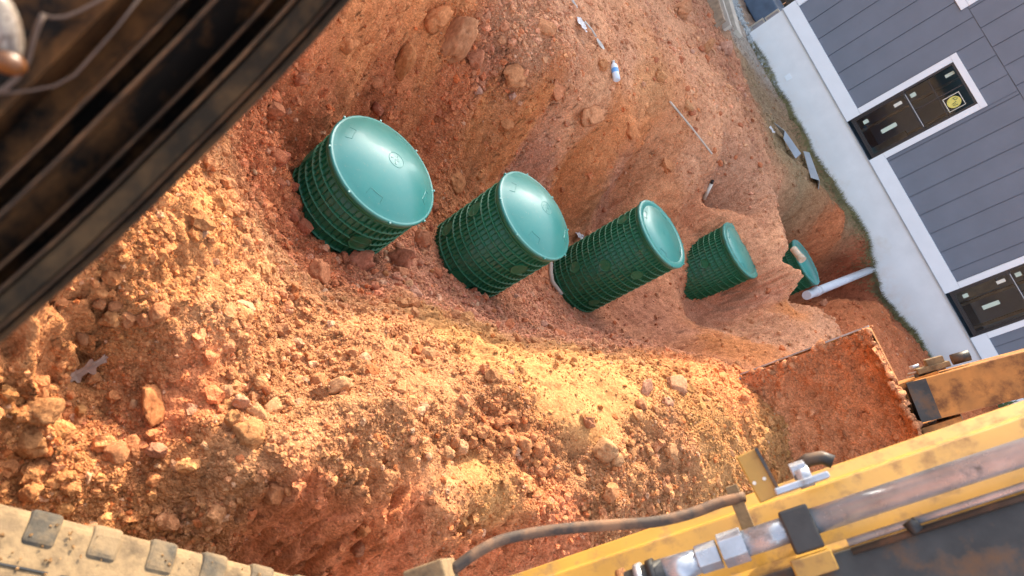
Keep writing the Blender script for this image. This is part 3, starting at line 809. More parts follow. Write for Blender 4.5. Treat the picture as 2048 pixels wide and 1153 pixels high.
for s in [
    (540, 985, 62, 56, .42, OC, 'angular', 1, 'large ochre stone perched on the edge of the shaded cut'),
    (310, 628, 42, 36, .46, O1, 'round', 1, 'biggest of the row of orange round clods below the dark beam'),
    (287, 642, 32, 32, .46, O1, 'round', 2, 'orange round clod just left of the biggest in the row under the beam'),
    (253, 640, 34, 30, .46, O1, 'round', 3, 'orange clod in the middle of the row under the beam'),
    (218, 640, 36, 32, .46, OC, 'round', 4, 'ochre clod second from the left end of the row under the beam'),
    (228, 615, 30, 24, .46, O1, 'round', 5, 'orange clod lying above the row under the beam'),
    (196, 608, 24, 20, .46, O1, 'round', 6, 'small orange clod at the left end above the row under the beam'),
    (447, 785, 30, 34, .38, T2, 'angular', 2, 'pale cream stone standing at the left of a pale pair'),
    (478, 808, 32, 46, .38, T2, 'angular', 3, 'pale upright stone at the right of a pale pair'),
    (510, 835, 50, 40, .40, T1, 'angular', 4, 'pale tan wedge-shaped stone in the group of stones below the ridge'),
    (540, 820, 40, 34, .40, T1, 'round', 2, 'rounded tan stone at the upper right of the stone group'),
    (500, 875, 56, 40, .42, O1, 'angular', 5, 'flat orange-tan stone at the bottom of the stone group'),
    (462, 842, 36, 40, .40, O1, 'angular', 6, 'blocky orange stone at the left of the stone group'),
    (632, 765, 34, 38, .36, O2, 'angular', 7, 'rust orange stone with a dark hollow below it'),
    (672, 775, 50, 36, .40, T1, 'angular', 8, 'long pale stone beside the rust orange stone'),
    (850, 712, 38, 40, .34, T1, 'angular', 9, 'pale tan block lying in the hollow of the lit heap'),
    (888, 908, 32, 36, .36, T1, 'round', 7, 'left one of two pale boulders touching each other'),
    (917, 898, 36, 36, .36, T2, 'round', 8, 'right and paler one of two boulders touching each other'),
    (852, 915, 20, 22, .36, T2, 'angular', 1, 'small pale block left of the two touching boulders'),
    (907, 878, 22, 22, .36, T1, 'round', 3, 'small tan stone above the two touching boulders'),
    (1043, 890, 36, 36, .38, O1, 'round', 9, 'larger orange clod in the dark clod band'),
    (1012, 884, 30, 34, .38, O1, 'round', 1, 'orange clod left of the larger one in the dark clod band'),
    (1072, 898, 26, 30, .38, OC, 'round', 2, 'ochre clod right of the larger one in the dark clod band'),
    (1018, 835, 36, 26, .40, OC, 'round', 4, 'ochre clod at the top of the dark clod band'),
    (990, 850, 26, 34, .38, OC, 'round', 5, 'dark ochre clod left of the topmost one in the clod band'),
    (940, 885, 24, 24, .37, O1, 'round', 6, 'small ochre clod right of the two touching boulders'),
    (1202, 905, 56, 56, .44, T1, 'angular', 2, 'biggest boulder of the lit heap, half buried with a dark lower face'),
    (1288, 780, 40, 22, .44, PK, 'angular', 3, 'flat pinkish stone at the edge of the smooth sand'),
    (1348, 775, 52, 34, .45, (.48, .27, .19), 'round', 3, 'rounded brown boulder near the crest beside the bucket'),
    (1333, 808, 28, 24, .45, PK, 'angular', 5, 'pink stone below the brown boulder near the crest'),
    (1172, 848, 28, 30, .43, R1, 'angular', 6, 'dark rust stone at the lower edge of the smooth sand'),
    (1280, 812, 28, 22, .45, R1, 'angular', 7, 'rust coloured clod right of the smooth sand'),
    (1338, 905, 32, 26, .46, T1, 'angular', 8, 'tan block lying among the clods above the hose'),
    (1220, 985, 40, 30, .42, O2, 'angular', 9, 'orange block above the hose'),
    (1230, 920, 34, 30, .45, T1, 'angular', 1, 'tan stone against the lower side of the biggest boulder'),
    (540, 228, 44, 54, 0, (.46, .20, .12), 'angular', 4, 'reddish boulder in the bank beside the dark beam'),
    (560, 320, 26, 36, -.2, R1, 'round', 5, 'red stone left of the nearest riser'),
    (595, 168, 26, 40, 0, R1, 'angular', 6, 'red block in the bank close under the dark beam'),
    (715, 525, 60, 60, -.35, R1, 'angular', 7, 'large red heart-shaped rock below the nearest riser'),
    (797, 520, 46, 60, -.42, R2, 'angular', 8, 'dark red rock between the nearest two risers'),
    (800, 548, 34, 32, -.35, R1, 'angular', 9, 'red rock just under the dark one between the nearest two risers'),
    (838, 480, 44, 46, -.44, O2, 'angular', 2, 'orange faceted rock close to the right of the nearest riser'),
    (632, 555, 54, 48, -.2, R1, 'angular', 3, 'broad red rock below the knockout of the nearest riser'),
    (605, 460, 40, 36, -.3, R1, 'angular', 4, 'red block touching the left of the nearest riser'),
    (640, 440, 28, 26, -.32, R2, 'angular', 5, 'small dark red block against the nearest riser'),
    (585, 435, 30, 28, -.3, R1, 'round', 6, 'round red stone left of the nearest riser foot'),
    (983, 588, 20, 26, -.55, (.50, .17, .07), 'round', 7, 'bright orange stone at the foot of the second riser'),
    (1032, 680, 26, 20, -.3, (.52, .22, .10), 'angular', 8, 'bright orange stone on the slope above the crest'),
    (826, 590, 30, 30, -.25, T2, 'round', 9, 'pale pinkish stone on the slope below the nearest two risers'),
    (798, 130, 42, 86, .05, (.44, .20, .08), 'angular', 1, 'long upright orange rock set in the left bank'),
    (905, 90, 70, 110, .15, (.46, .25, .16), 'angular', 2, 'big dusty brown boulder bulging from the left bank'),
    (968, 33, 22, 24, .3, GRD, 'round', 3, 'pale stone at the top of the left bank'),
    (1005, 55, 24, 22, .3, RED, 'round', 4, 'red stone right of the pale one on top of the left bank'),
    (1202, 133, 24, 30, .32, (.52, .22, .07), 'angular', 5, 'orange clay lump beside the water bottle'),
    (1360, 23, 34, 38, .36, (.48, .22, .09), 'round', 6, 'orange boulder at the top of the yard near the timbers'),
    (1447, 102, 28, 30, .33, (.48, .32, .25), 'angular', 7, 'pale boulder at the yard edge near the gravel'),
    (1410, 98, 20, 36, .33, (.46, .22, .09), 'angular', 8, 'orange boulder left of the pale one near the gravel'),
    (1318, 155, 26, 28, .32, (.50, .24, .10), 'angular', 9, 'orange stone in the rubble heap right of the bottle'),
    (1372, 215, 26, 18, .28, (.48, .26, .12), 'round', 1, 'tan stone by the upper end of the long stick'),
    (1645, 610, 18, 16, .26, (.50, .28, .19), 'round', 2, 'round stone on the trench lip by the white pipe'),
    (845, 815, 22, 20, .44, T2, 'round', 4, 'small pale stone on the lit heap above the touching boulders'),
    (720, 1065, 26, 40, .26, (.50, .22, .08), 'angular', 5, 'orange stone in the shaded cut face'),
    (714, 1100, 26, 28, .2, (.44, .24, .14), 'round', 6, 'brown stone just below the orange one in the shaded cut'),
    (80, 825, 60, 40, .42, OC, 'round', 7, 'broad ochre clod at the left edge with a shaded underside'),
    (58, 888, 50, 48, .42, OC, 'round', 8, 'round ochre clod at the left edge above the track'),
    (157, 828, 22, 46, .3, (.58, .32, .10), 'angular', 9, 'tall bright ochre stone below the dry leaf'),
    (230, 908, 52, 40, .3, O1, 'angular', 1, 'rough orange clod at the right of the dark hollow'),
    (52, 990, 30, 36, .38, O2, 'angular', 2, 'dark orange stone against the upper edge of the track'),
    (310, 905, 32, 40, .33, PK, 'angular', 3, 'pale pink stone right of the dark hollow'),
    (310, 812, 80, 30, .33, (.46, .20, .09), 'round', 9, 'long smooth orange lump of soil under the left heap'),
]:
    px, py, w, h, z, c, kd, k, lb = s
    stone(px, py, w, h, z, c, kd, k, lb)
for px, py, w, h, lb in [
    (868, 40, 50, 64, 'dusty block of clay left of the big boulder in the bank'), (948, 118, 44, 40, 'squarish clay block right of the big boulder'), (1030, 150, 60, 40, 'broken clay ledge block in the upper bank'),
    (1108, 185, 52, 40, 'clay ledge block above the hollow'), (1180, 232, 64, 44, 'pale clay ledge block under the bottle'), (1010, 250, 40, 34, 'small clay block in the hollow wall'), (1260, 262, 46, 34, 'clay block at the right end of the hollow'),
    (905, 355, 60, 34, 'dark block of clay on the pit floor behind the second riser'), (745, 170, 34, 44, 'narrow clay block above the nearest riser'), (690, 90, 44, 50, 'orange clay block in the bank near the dark beam'),
    (1090, 60, 44, 36, 'clay block at the rim of the upper bank'), (1330, 330, 40, 26, 'clay lump below the long stake')]:
    stone(px, py, w, h, 0, (.60, .25, .11), 'angular', (px + py) % 9, lb, None, .05)
# the many look-alike stones
many = 0
for region, n, cols_, lb, gp, rr in [
    ((-1.2, 1.6, .62, 3.4), 110, (T1, O1, T2, O2, TAN), 'loose fist-sized orange or tan stone on the sunlit spoil heap', 'loose stones on the sunlit heap', (.009, .019)),
    ((-1.5, .4, 2.0, 3.9), 60, (R1, R2, PIT, CUT), 'loose red stone on the shaded pit slope around the risers', 'loose stones on the pit slope', (.013, .030)),
    ((-1.3, 1.3, 3.8, 9.0), 55, (GRD, R1, CUT, PK), 'loose stone scattered on the shaded bank and yard', 'loose stones on the yard', (.016, .038))]:
    xy = sample(n, *region, 40 + many, 1.6)
    hz = height(xy[:, 0], xy[:, 1])
    for i in range(n):
        c = cols_[i % len(cols_)]
        r = random.uniform(*rr) * random.choice((.8, 1, 1, 1.3))
        kd, k = ('angular', 'round', 'small')[i % 3], i % 7
        me = rock_mesh(kd, k)
        key = (me.name, tuple(round(q, 2) for q in c))
        if key not in _mcache:
            m2 = me.copy(); m2.materials.clear(); m2.materials.append(M['rock']); set_soil(m2, np.tile(np.array(c, float), (len(m2.vertices), 1))); _mcache[key] = m2
        o = inst('stone', _mcache[key], None, (xy[i, 0], xy[i, 1], hz[i] + r * .3), (random.uniform(-.6, .6), random.uniform(-.6, .6), random.uniform(0, 6)), (r * 1.1, r * .9, r * .85))
        tag(o, lb, 'stone', gp)
    many += 2

# ================================================================== RISERS
N_RIB = 54
def riser(i, x, y, top, h, rings, dome, label, rz, knock, R=.300, sub=.0):
    root = empty('septic_riser', (x, y, top - h), rz)
    tag(root, label, 'septic riser', 'green septic risers in a row')
    ri, ro = R - .021, R - .004
    MB().lathe([(ri, 0), (ri, h - .012), (ri - .02, h - .012), (ri - .02, 0)], 72).build('shell', 'riser', root)
    pitch = h / rings
    rm = MB().lathe([(ri - .004, -.0045), (ro, -.003), (ro + .002, 0), (ro, .003), (ri - .004, .0045)], 72).mesh('ring', 'riser')
    thick = MB().lathe([(ri - .004, -.014), (ro + .004, -.012), (ro + .008, 0), (ro + .004, .012), (ri - .004, .014)], 72).mesh('ring', 'riser')
    for k in range(rings):
        z = .012 + k * pitch
        inst('ring', thick if k == 0 else rm, root, (0, 0, z))
    inst('ring', thick, root, (0, 0, h - .028))
    rib = MB()
    rib.prism([(ri - .004, -.0026, .004), (ro - .003, -.0020, .004), (ro - .003, .0020, .004), (ri - .004, .0026, .004)], (0, 0, h - .03))
    rme = rib.mesh('rib', 'riser')
    for k in range(N_RIB):
        inst('rib', rme, root, rot=(0, 0, 2 * math.pi * k / N_RIB))
    # round knock-out blanks in the wall
    for ang, zz, kr in knock:
        mb = MB()
        n = 28
        outer, face, edge = [], [], []
        for q in range(n):
            t = 2 * math.pi * q / n
            for lst, rr, rad in ((outer, ro + .0045, kr), (face, ro + .0005, kr * .86), (edge, ri - .004, kr)):
                a = ang + rr * 0 + rad * math.cos(t) / R
                lst.append((rr * math.cos(a), rr * math.sin(a), zz + rad * math.sin(t)))
        vs_ = edge + outer + face + [((ro + .0005) * math.cos(ang), (ro + .0005) * math.sin(ang), zz)]
        fs_ = []
        for q in range(n):
            q2 = (q + 1) % n
            fs_ += [(q, q2, n + q2, n + q), (n + q, n + q2, 2 * n + q2, 2 * n + q), (2 * n + q, 2 * n + q2, 3 * n)]
        mb.add(vs_, fs_)
        mb.build('knockout', 'riser', root)
    # lid
    RL = R + .008
    if dome:
        prof = [(RL - .03, -.022), (RL - .002, -.020), (RL, -.008), (RL - .002, .0), (RL - .007, .003), (RL - .011, .0025), (RL - .016, .0045)]
        for q in range(1, 15):
            t = q / 14
            r = (RL - .016) * (1 - t)
            prof.append((max(r, .0005), .0045 + .088 * (1 - (1 - t) ** 1.95)))
        emb = .0925
    else:
        prof = [(RL - .03, -.026), (RL - .002, -.024), (RL, -.010), (RL - .001, -.002), (RL - .005, .001), (RL - .045, .003), (RL - .050, -.002), (RL - .056, -.002), (RL - .062, .004), (.05, .010), (.0005, .010)]
        emb = .0105
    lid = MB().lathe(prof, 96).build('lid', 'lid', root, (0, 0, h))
    # raised maker's ring, marks and bolts on the lid
    def zs(r):
        return emb - .0930 + .0050 + .088 * (1 - (r / (RL - .016)) ** 1.95) if dome else .0105 - .004 * (r / RL)
    MB().lathe([(.040, emb - .006), (.041, emb - .001), (.044, emb - .001), (.045, emb - .006)], 40).build('emblem', 'lid', lid)
    em = MB()
    for (ax, ay, bx, by) in ((-.018, -.022, -.018, .022), (-.018, .022, .012, .008), (.012, .008, -.004, -.004), (-.004, -.004, .020, -.022)):
        d = np.array([bx - ax, by - ay, 0]); L = np.linalg.norm(d); d /= L
        em.obox(((ax + bx) / 2, (ay + by) / 2, emb - .0015), d, (-d[1], d[0], 0), (0, 0, 1), L / 2, .0035, .002)
    em.build('emblem_mark', 'lid', lid)
    for q in range(4):
        a0 = q * math.pi / 2 + .55
        mk = MB()
        for a1, a2, r1, r2 in ((a0 - .16, a0 + .16, .222, .222), (a0 - .16, a0 - .16, .222, .252), (a0 + .16, a0 + .16, .222, .252)):
            S = 8
            pts = []
            for s_ in range(S + 1):
                t = s_ / S
                a, r = a1 + (a2 - a1) * t, r1 + (r2 - r1) * t
                pts.append((r * math.cos(a), r * math.sin(a), zs(r) + .0002))
            mk.tube(pts, .0016, 5)
        mk.build('lid_mark', 'lid', lid)
    bolt = MB().tube([(0, 0, -.012), (0, 0, .004)], .0055, 8).mesh('bolt', 'lid')
    for q in range(8):
        a = 2 * math.pi * q / 8 + .2
        inst('bolt', bolt, lid, ((RL + .002) * math.cos(a), (RL + .002) * math.sin(a), .0))
    return root
TOW = lambda x, y: math.atan2(-y, -x)
def kn(i, *spec):
    b = TOW(*RISERS[i])
    return [(b + math.radians(a), z, r) for a, z, r in spec]
riser(0, *RISERS[0], 0, .55, 9, True, 'nearest and largest green riser with a domed lid', 0, kn(0, (38, .32, .055), (-75, .33, .055)))
riser(1, *RISERS[1], 0, .95, 15, True, 'second green riser from the beam, tall with a domed lid', 0, kn(1, (-52, .72, .052), (-52, .47, .052), (48, .76, .052), (10, .40, .052)))
riser(2, *RISERS[2], 0, 1.10, 18, False, 'tallest green riser, third from the beam, flat ribbed lid', 0, kn(2, (-58, .93, .048), (0, .66, .050), (40, .83, .050), (-22, .40, .050), (50, .35, .05)))
riser(3, *RISERS[3], 0, .95, 15, False, 'fourth green riser, shorter, with a dusty flat lid beside the trench lip', 0, kn(3, (-8, .66, .046), (-60, .5, .046)))
riser(4, *RISERS[4], 0, 1.05, 16, False, 'farthest green riser, mostly hidden in the trench behind the lip', 0, kn(4, (0, .5, .05)))

# ================================================================== HOUSE
HRZ = math.atan(-.15)
house = empty('grey_house', (0, 12, 0), HRZ)
tag(house, 'dark grey vertical-sided house with white trim on a pale concrete foundation', 'house')
S0, S1, HD = -1.60, 7.2, 7.5
# windows: (s0, s1) of the black frame, z0, z1
WIN = [(.435, 1.113, .865, 2.325), (3.376, 4.10, .865, 2.325), (5.7, 6.4, .865, 2.325)]
fm = MB()
fm.box(S0, S1, -.012, .18, -1.2, .800)
fm.box(S0, S0 + .18, .18, HD, -1.2, .797)
fm.box(S1 - .18, S1, .18, HD, -1.2, .797)
fm.box(S0 + .18, S1 - .18, HD - .18, HD, -1.2, .797)
fm.build('foundation', 'concrete', house)
# base trim, interrupted by windows that stand on the foundation
def seg(a, b, z0, z1, name='base_trim', mat='trim', y0=-.030, y1=.02):
    MB().box(a, b, y0, y1, z0, z1).build(name, mat, house, bevel=.004)
edges = [S0 - .01]
for w in WIN:
    edges += [w[0] - .0, w[1] + .0]
edges += [S1]
for a, b in zip(edges[::2], edges[1::2]):
    seg(a, b, .815, 1.022)
MB().box(S0 - .015, S1, -.040, .02, .803, .813).build('flashing', 'flash', house)
# sheathing behind the boards, with openings
sh = MB()
zt = 5.6
xs = [S0 + .02]
for w in WIN:
    xs += [w[0], w[1]]
xs.append(S1 - .02)
for a, b in zip(xs[::2], xs[1::2]):
    sh.box(a, b, .012, .10, .816, zt)
for w in WIN:
    sh.box(w[0], w[1], .012, .10, w[3], zt)
sh.box(S0 + .02, S0 + .10, .10, HD, .80, zt); sh.box(S1 - .10, S1 - .02, .10, HD, .80, zt); sh.box(S0 + .1, S1 - .1, HD - .08, HD, .80, zt)
sh.build('wall', 'siding', house)
# vertical boards, lower row to the joint, upper row above it
def boards(z0, z1, start, width):
    k = 0
    s = start
    while s < S1 - .01:
        a, b = max(s + .002, S0 + .105), min(s + width - .006, S1)
        s += width
        if b <= a:
            continue
        spans = [(a, b, z0, z1)]
        for w in WIN:
            L, Rr = w[0] - .097, w[1] + .090
            Zt = w[3] + .088
            new = []
            for (p, q, za, zb) in spans:
                if q <= L or p >= Rr or za >= Zt:
                    new.append((p, q, za, zb)); continue
                if p < L:
                    new.append((p, L - .001, za, zb))
                if q > Rr:
                    new.append((Rr + .001, q, za, zb))
                if zb > Zt:
                    new.append((max(p, L), min(q, Rr), Zt + .002, zb))
            spans = new
        for (p, q, za, zb) in spans:
            if q - p < .004:
                continue
            t = random.uniform(-.0008, .0008)
            m = MB()
            # slightly tapered board: right edge laps 5 mm proud of the next one
            y_l, y_r = -.001 + t, -.013 + t
            m.add([(p, y_l, za), (q, y_r, za), (q, .011, za), (p, .011, za), (p, y_l, zb), (q, y_r, zb), (q, .011, zb), (p, .011, zb)],
                  [(0, 3, 2, 1), (4, 5, 6, 7), (0, 1, 5, 4), (1, 2, 6, 5), (2, 3, 7, 6), (3, 0, 4, 7)])
            m.build('siding_board', 'siding', house)
        k += 1
boards(1.024, 2.776, -1.206 - .304 * 2, .3075)
boards(2.786, zt, -1.206 - .304 * 2 - .12, .3075)
# corner board
MB().box(S0 - .012, S0 + .10, -.034, .012, 1.026, zt).build('corner_trim', 'trim', house, bevel=.003)
MB().box(S0 - .014, S0 + .018, .014, .12, 1.026, zt).build('corner_trim', 'trim', house)
MB().box(S0 - .004, S0 + .018, .122, HD, .80, zt).build('side_wall', 'siding', house)
MB().box(S1, S1 + .02, .0, HD, .80, zt).build('side_wall', 'siding', house)
def window(w, muntins, stickers):
    a, b, z0, z1 = w
    fr = MB()
    t = .030
    for bx in ((a, a + t, z0, z1), (b - t, b, z0, z1), (a + t, b - t, z0, z0 + t), (a + t, b - t, z1 - t, z1)):
        fr.box(bx[0], bx[1], -.020, .085, bx[2], bx[3])
    win = fr.build('window', 'winframe', house)
    zm = z0 + (z1 - z0) * .525
    lo = MB(); s_ = .024
    for bx in ((a + t, a + t + s_, z0 + t, zm + .02), (b - t - s_, b - t, z0 + t, zm + .02), (a + t + s_, b - t - s_, z0 + t, z0 + t + s_)):
        lo.box(bx[0], bx[1], .002, .030, bx[2], bx[3])
    lo.build('lower_sash', 'winframe', win)
    MB().box(a + t, b - t, -.004, .034, zm - .018, zm + .018).build('meeting_rail', 'winframe', win)
    MB().box(a + t + .04, b - t - .04, -.007, -.004, zm + .003, zm + .012).build('lock_strip', 'flash', win)
    MB().box(a + t + s_ * .5, b - t - s_ * .5, .014, .018, z0 + t + .008, zm).build('pane', 'glass', win)
    MB().box(a + t, b - t, .050, .054, zm, z1 - t).build('pane', 'glass', win)
    if muntins:
        mid = (a + b) / 2
        MB().box(mid - .008, mid + .008, .044, .049, zm + .018, z1 - t).build('muntin', 'winframe', win)
        zq = (zm + z1 - t) / 2
        MB().box(a + t, mid - .0085, .044, .049, zq - .008, zq + .008).build('muntin', 'winframe', win)
        MB().box(mid + .0085, b - t, .044, .049, zq - .008, zq + .008).build('muntin', 'winframe', win)
    # casing
    MB().box(a - .095, a, -.032, .012, 1.024, z1).build('casing', 'trim', win, bevel=.003)
    MB().box(b, b + .088, -.032, .012, 1.024, z1).build('casing', 'trim', win, bevel=.003)
    MB().box(a - .095, b + .088, -.034, .012, z1 + .001, z1 + .086).build('casing', 'trim', win, bevel=.003)
    for sx, sz, hw, hh, up, mt in stickers:
        y = .0128 if not up else .0488
        MB().box(sx - hw, sx + hw, y - .0007, y, sz - hh, sz + hh).build('sticker', mt, win)
    return win
w1 = window(WIN[0], True, [(.56, 2.22, .022, .060, 1, 'sticker'), (.56, 1.72, .030, .038, 1, 'sticker'), (.575, 1.50, .024, .055, 0, 'stickerw'), (.57, 1.03, .028, .036, 0, 'sticker'), (.82, 1.25, .030, .11, 0, 'sticker')])
w2 = window(WIN[1], True, [(3.50, 1.50, .024, .055, 0, 'stickerw'), (3.51, 1.03, .028, .036, 0, 'sticker'), (3.76, 1.25, .030, .11, 0, 'sticker'), (3.50, 1.72, .03, .038, 1, 'sticker')])
window(WIN[2], True, [])
# square label with a yellow disc on the first window
sx, sz, hh = .935, 2.10, .105
fr = MB()
for a, b, c, d in ((sx - hh, sx + hh, sz - hh * 1.05, sz - hh * 1.05 + .010), (sx - hh, sx + hh, sz + hh * 1.05 - .010, sz + hh * 1.05), (sx - hh, sx - hh + .010, sz - hh * 1.05 + .01, sz + hh * 1.05 - .01), (sx + hh - .010, sx + hh, sz - hh * 1.05 + .01, sz + hh * 1.05 - .01)):
    fr.box(a, b, .0460, .0470, c, d)
fr.build('sticker', 'stickerw', w1)
dk = MB(); n = 40
dk.add([(sx, .0455, sz)] + [(sx + .082 * math.cos(2 * math.pi * q / n), .0455, sz + .088 * math.sin(2 * math.pi * q / n)) for q in range(n)], [(0, 1 + q, 1 + (q + 1) % n) for q in range(n)])
dk.build('sticker', 'stickery', w1)
tk = MB()
tk.tube([(sx - .055, .0450, sz + .0), (sx - .050, .0450, sz + .050), (sx - .028, .0450, sz + .058), (sx - .016, .0450, sz + .034), (sx - .030, .0450, sz + .016), (sx - .048, .0450, sz + .014)], .0045, 6)
tk.tube([(sx + .004, .0450, sz + .026), (sx + .016, .0450, sz - .034), (sx + .028, .0450, sz + .010), (sx + .040, .0450, sz - .034), (sx + .054, .0450, sz + .026)], .0045, 6)
tk.build('sticker_print', 'stickerk', w1)
# upper-floor window casing, just its lower corner in view
up = MB(); up.box(-1.05, -.134, -.034, .012, 2.700, 2.80)
up.box(-.224, -.134, -.034, .012, 2.802, 4.2); up.box(-1.05, -.96, -.034, .012, 2.802, 4.2); up.box(-.96, -.224, -.034, .012, 4.11, 4.2)
up.build('upper_casing', 'trim', house, bevel=.003)
MB().box(-.958, -.226, -.016, -.010, 2.804, 4.108).build('upper_pane', 'winframe', house)
# interior: rooms seen through the panes
MB().box(S0 + .2, S1 - .2, .12, HD - .2, .70, .78).build('room_floor', 'dark', house)
MB().box(S0 + .2, S1 - .2, 2.6, 2.7, .79, 3.2).build('room_wall', 'room', house)
MB().box(S0 + .2, S1 - .2, .12, 2.6, 3.2, 3.25).build('room_ceiling', 'room', house)
stud = MB().box(-.02, .02, -.045, .045, 0, 2.40).mesh('stud', 'osb')
for s in np.arange(S0 + .5, S1 - .3, .41):
    inst('stud', stud, house, (s, 1.35, .79))
MB().box(.90, 1.25, 1.0, 1.2, .79, 1.35).build('sheet_stack', 'osb', house)
MB().box(3.35, 3.7, .9, 1.1, .79, 1.4).build('sheet_stack', 'osb', house)
# vent plate on the foundation
MB().box(-.69, -.60, -.022, -.0125, .36, .45).build('cover_plate', 'trim', house)
# roof
rf = MB()
ey, ez, rz_ = -.5, 5.55, 8.2
rf.add([(S0 - .3, ey, ez), (S1 + .3, ey, ez), (S1 + .3, HD / 2, rz_), (S0 - .3, HD / 2, rz_), (S0 - .3, HD - ey, ez), (S1 + .3, HD - ey, ez),
        (S0 - .3, ey, ez + .15), (S1 + .3, ey, ez + .15), (S1 + .3, HD / 2, rz_ + .15), (S0 - .3, HD / 2, rz_ + .15), (S0 - .3, HD - ey, ez + .15), (S1 + .3, HD - ey, ez + .15)],
       [(0, 3, 2, 1), (3, 4, 5, 2), (6, 7, 8, 9), (9, 8, 11, 10), (0, 1, 7, 6), (4, 10, 11, 5), (0, 6, 9, 3), (3, 9, 10, 4), (1, 2, 8, 7), (2, 5, 11, 8)])
rf.build('roof', 'roof', house)
gb = MB()
for s in (S0 + .02, S1 - .1):
    gb.prism([(s, .0, zt), (s, HD, zt), (s, HD / 2, rz_ - .05)], (.08, 0, 0))
gb.build('gable', 'siding', house)

# added unseen house to the left: its roof is placed to shade the pit
E0, E1 = np.array([-.52, 1.60, .25]), np.array([1.28, 4.42, .36])
_t = 7.0
sd = np.array(SUN_DIR)
k0 = (_t - E0[2]) / sd[2]
A0 = E0 + sd * k0
hd = (E1 - E0)[:2]; hd /= np.linalg.norm(hd)
nb = empty('added_shade_house', (A0[0], A0[1], 0), math.atan2(hd[1], hd[0]))
tag(nb, 'added shade-casting house out of view, left of the grey house', 'house')
# local x runs along the ridge, local y away from the pit
LN0, LN1 = -1.0, 6.6
wm = MB(); wm.box(LN0, LN1, .55, 8.5, 0, 6.6); wm.build('wall', 'cream', nb)
rf = MB()
rf.add([(LN0 - .3, 0, 6.85), (LN1 + .3, 0, 6.85), (LN1 + .3, 4.6, 8.6), (LN0 - .3, 4.6, 8.6), (LN0 - .3, 9.2, 6.85), (LN1 + .3, 9.2, 6.85), (LN0 - .3, 0, 7.0), (LN1 + .3, 0, 7.0), (LN1 + .3, 4.6, 8.75), (LN0 - .3, 4.6, 8.75), (LN0 - .3, 9.2, 7.0), (LN1 + .3, 9.2, 7.0)],
       [(0, 3, 2, 1), (3, 4, 5, 2), (6, 7, 8, 9), (9, 8, 11, 10), (0, 1, 7, 6), (4, 10, 11, 5), (0, 6, 9, 3), (3, 9, 10, 4), (1, 2, 8, 7), (2, 5, 11, 8)])
rf.build('roof', 'roof', nb)
for s in (0, 2.5, 5):
    MB().box(s, s + .9, .50, .549, 1.2, 2.6).build('window', 'winframe', nb)

# ================================================================== DRAIN PIPE etc.
a = np.array([2.60, 11.63, .112]); b = PD(1634, 583, 9.45)
d = (b - a) / np.linalg.norm(b - a)
pp = empty('drain_pipe', tuple(a)); tag(pp, 'white plastic pipe running from the foundation down into the trench', 'pipe')
MB().tube([(0, 0, 0), tuple(b - a + d * .40)], .055, 20).build('pipe_barrel', 'pvc', pp)
c0 = b - a - d * .05
MB().tube([tuple(c0), tuple(c0 + d * .12)], .063, 20).build('pipe_coupling', 'pvc', pp)
ep = PZ(1600, 514, .34)
el = empty('pipe_stub', tuple(ep)); tag(el, 'short cream pipe stub sticking out of the trench lip before the far lid', 'pipe')
dirs = np.array([.62, -.45, .22]); dirs /= np.linalg.norm(dirs)
MB().tube([tuple(-dirs * .12), tuple(dirs * .01)], .036, 20, caps=False).build('stub_barrel', 'pvctan', el)
MB().tube([tuple(dirs * .00), tuple(dirs * .05)], .040, 20).build('stub_cap', 'pvctan', el)

# ================================================================== YARD DEBRIS
def ground_at(px, py, z=.3):
    v = ray(px, py); v = v / np.linalg.norm(v)
    t = np.linspace(.9, 14, 2600)
    P = CAMP + t[:, None] * v
    h = height(P[:, 0], P[:, 1])
    hit = np.nonzero(P[:, 2] < h)[0]
    i = hit[0] if len(hit) else len(t) - 1
    return np.array([P[i, 0], P[i, 1], h[i]])
# water bottle
p0, p1 = ground_at(1222, 166), ground_at(1223, 131)
L = .21
ax = (p1 - p0); ax[2] *= .3; ax /= np.linalg.norm(ax)
bt = empty('water_bottle', tuple((p0 + p1) / 2 + np.array([0, 0, .036])))
tag(bt, 'clear plastic water bottle with a blue label lying on the yard', 'bottle')
bp = lambda t: tuple(ax * t * .85)
MB().tube([bp(-.105), bp(-.098), bp(-.03), bp(.04), bp(.07), bp(.085), bp(.10)], [.019, .028, .028, .028, .024, .012, .011], 18).build('bottle_body', 'bottle', bt)
MB().tube([bp(-.028), bp(.020)], .0285, 18, caps=False).build('bottle_label', 'bluelabel', bt)
MB().tube([bp(.100), bp(.116)], .0125, 14).build('bottle_cap', 'white', bt)
# white scoop with a handle
p0, p1 = ground_at(1191, 96), ground_at(1176, 72)
sc = empty('plastic_scoop', tuple(p0 + np.array([0, 0, .02]))); tag(sc, 'white plastic spoon with a thin handle lying above the bottle', 'spoon')
dd = p1 - p0
hd_ = np.array([dd[0], dd[1], 0]) / np.hypot(dd[0], dd[1]); sd_ = np.array([-hd_[1], hd_[0], 0])
bowl = MB(); ring_n = 20
vs_ = [(0, 0, .006)]
for rr, zz in ((.5, .010), (1., .026)):
    for q in range(ring_n):
        t = 2 * math.pi * q / ring_n
        vs_.append(tuple(hd_ * .050 * rr * math.cos(t) + sd_ * .034 * rr * math.sin(t) + np.array([0, 0, zz])))
bowl.add(vs_, [(0, 1 + q, 1 + (q + 1) % ring_n) for q in range(ring_n)] + [(1 + q, 1 + ring_n + q, 1 + ring_n + (q + 1) % ring_n, 1 + (q + 1) % ring_n) for q in range(ring_n)], True)
bowl.build('bowl', 'white', sc)
MB().tube([tuple(hd_ * .06 + np.array([0, 0, .026])), tuple(hd_ * .12 + np.array([0, 0, .03])), tuple(hd_ * .20 + np.array([0, 0, .02]))], [.008, .006, .006], 8).build('handle', 'white', sc)
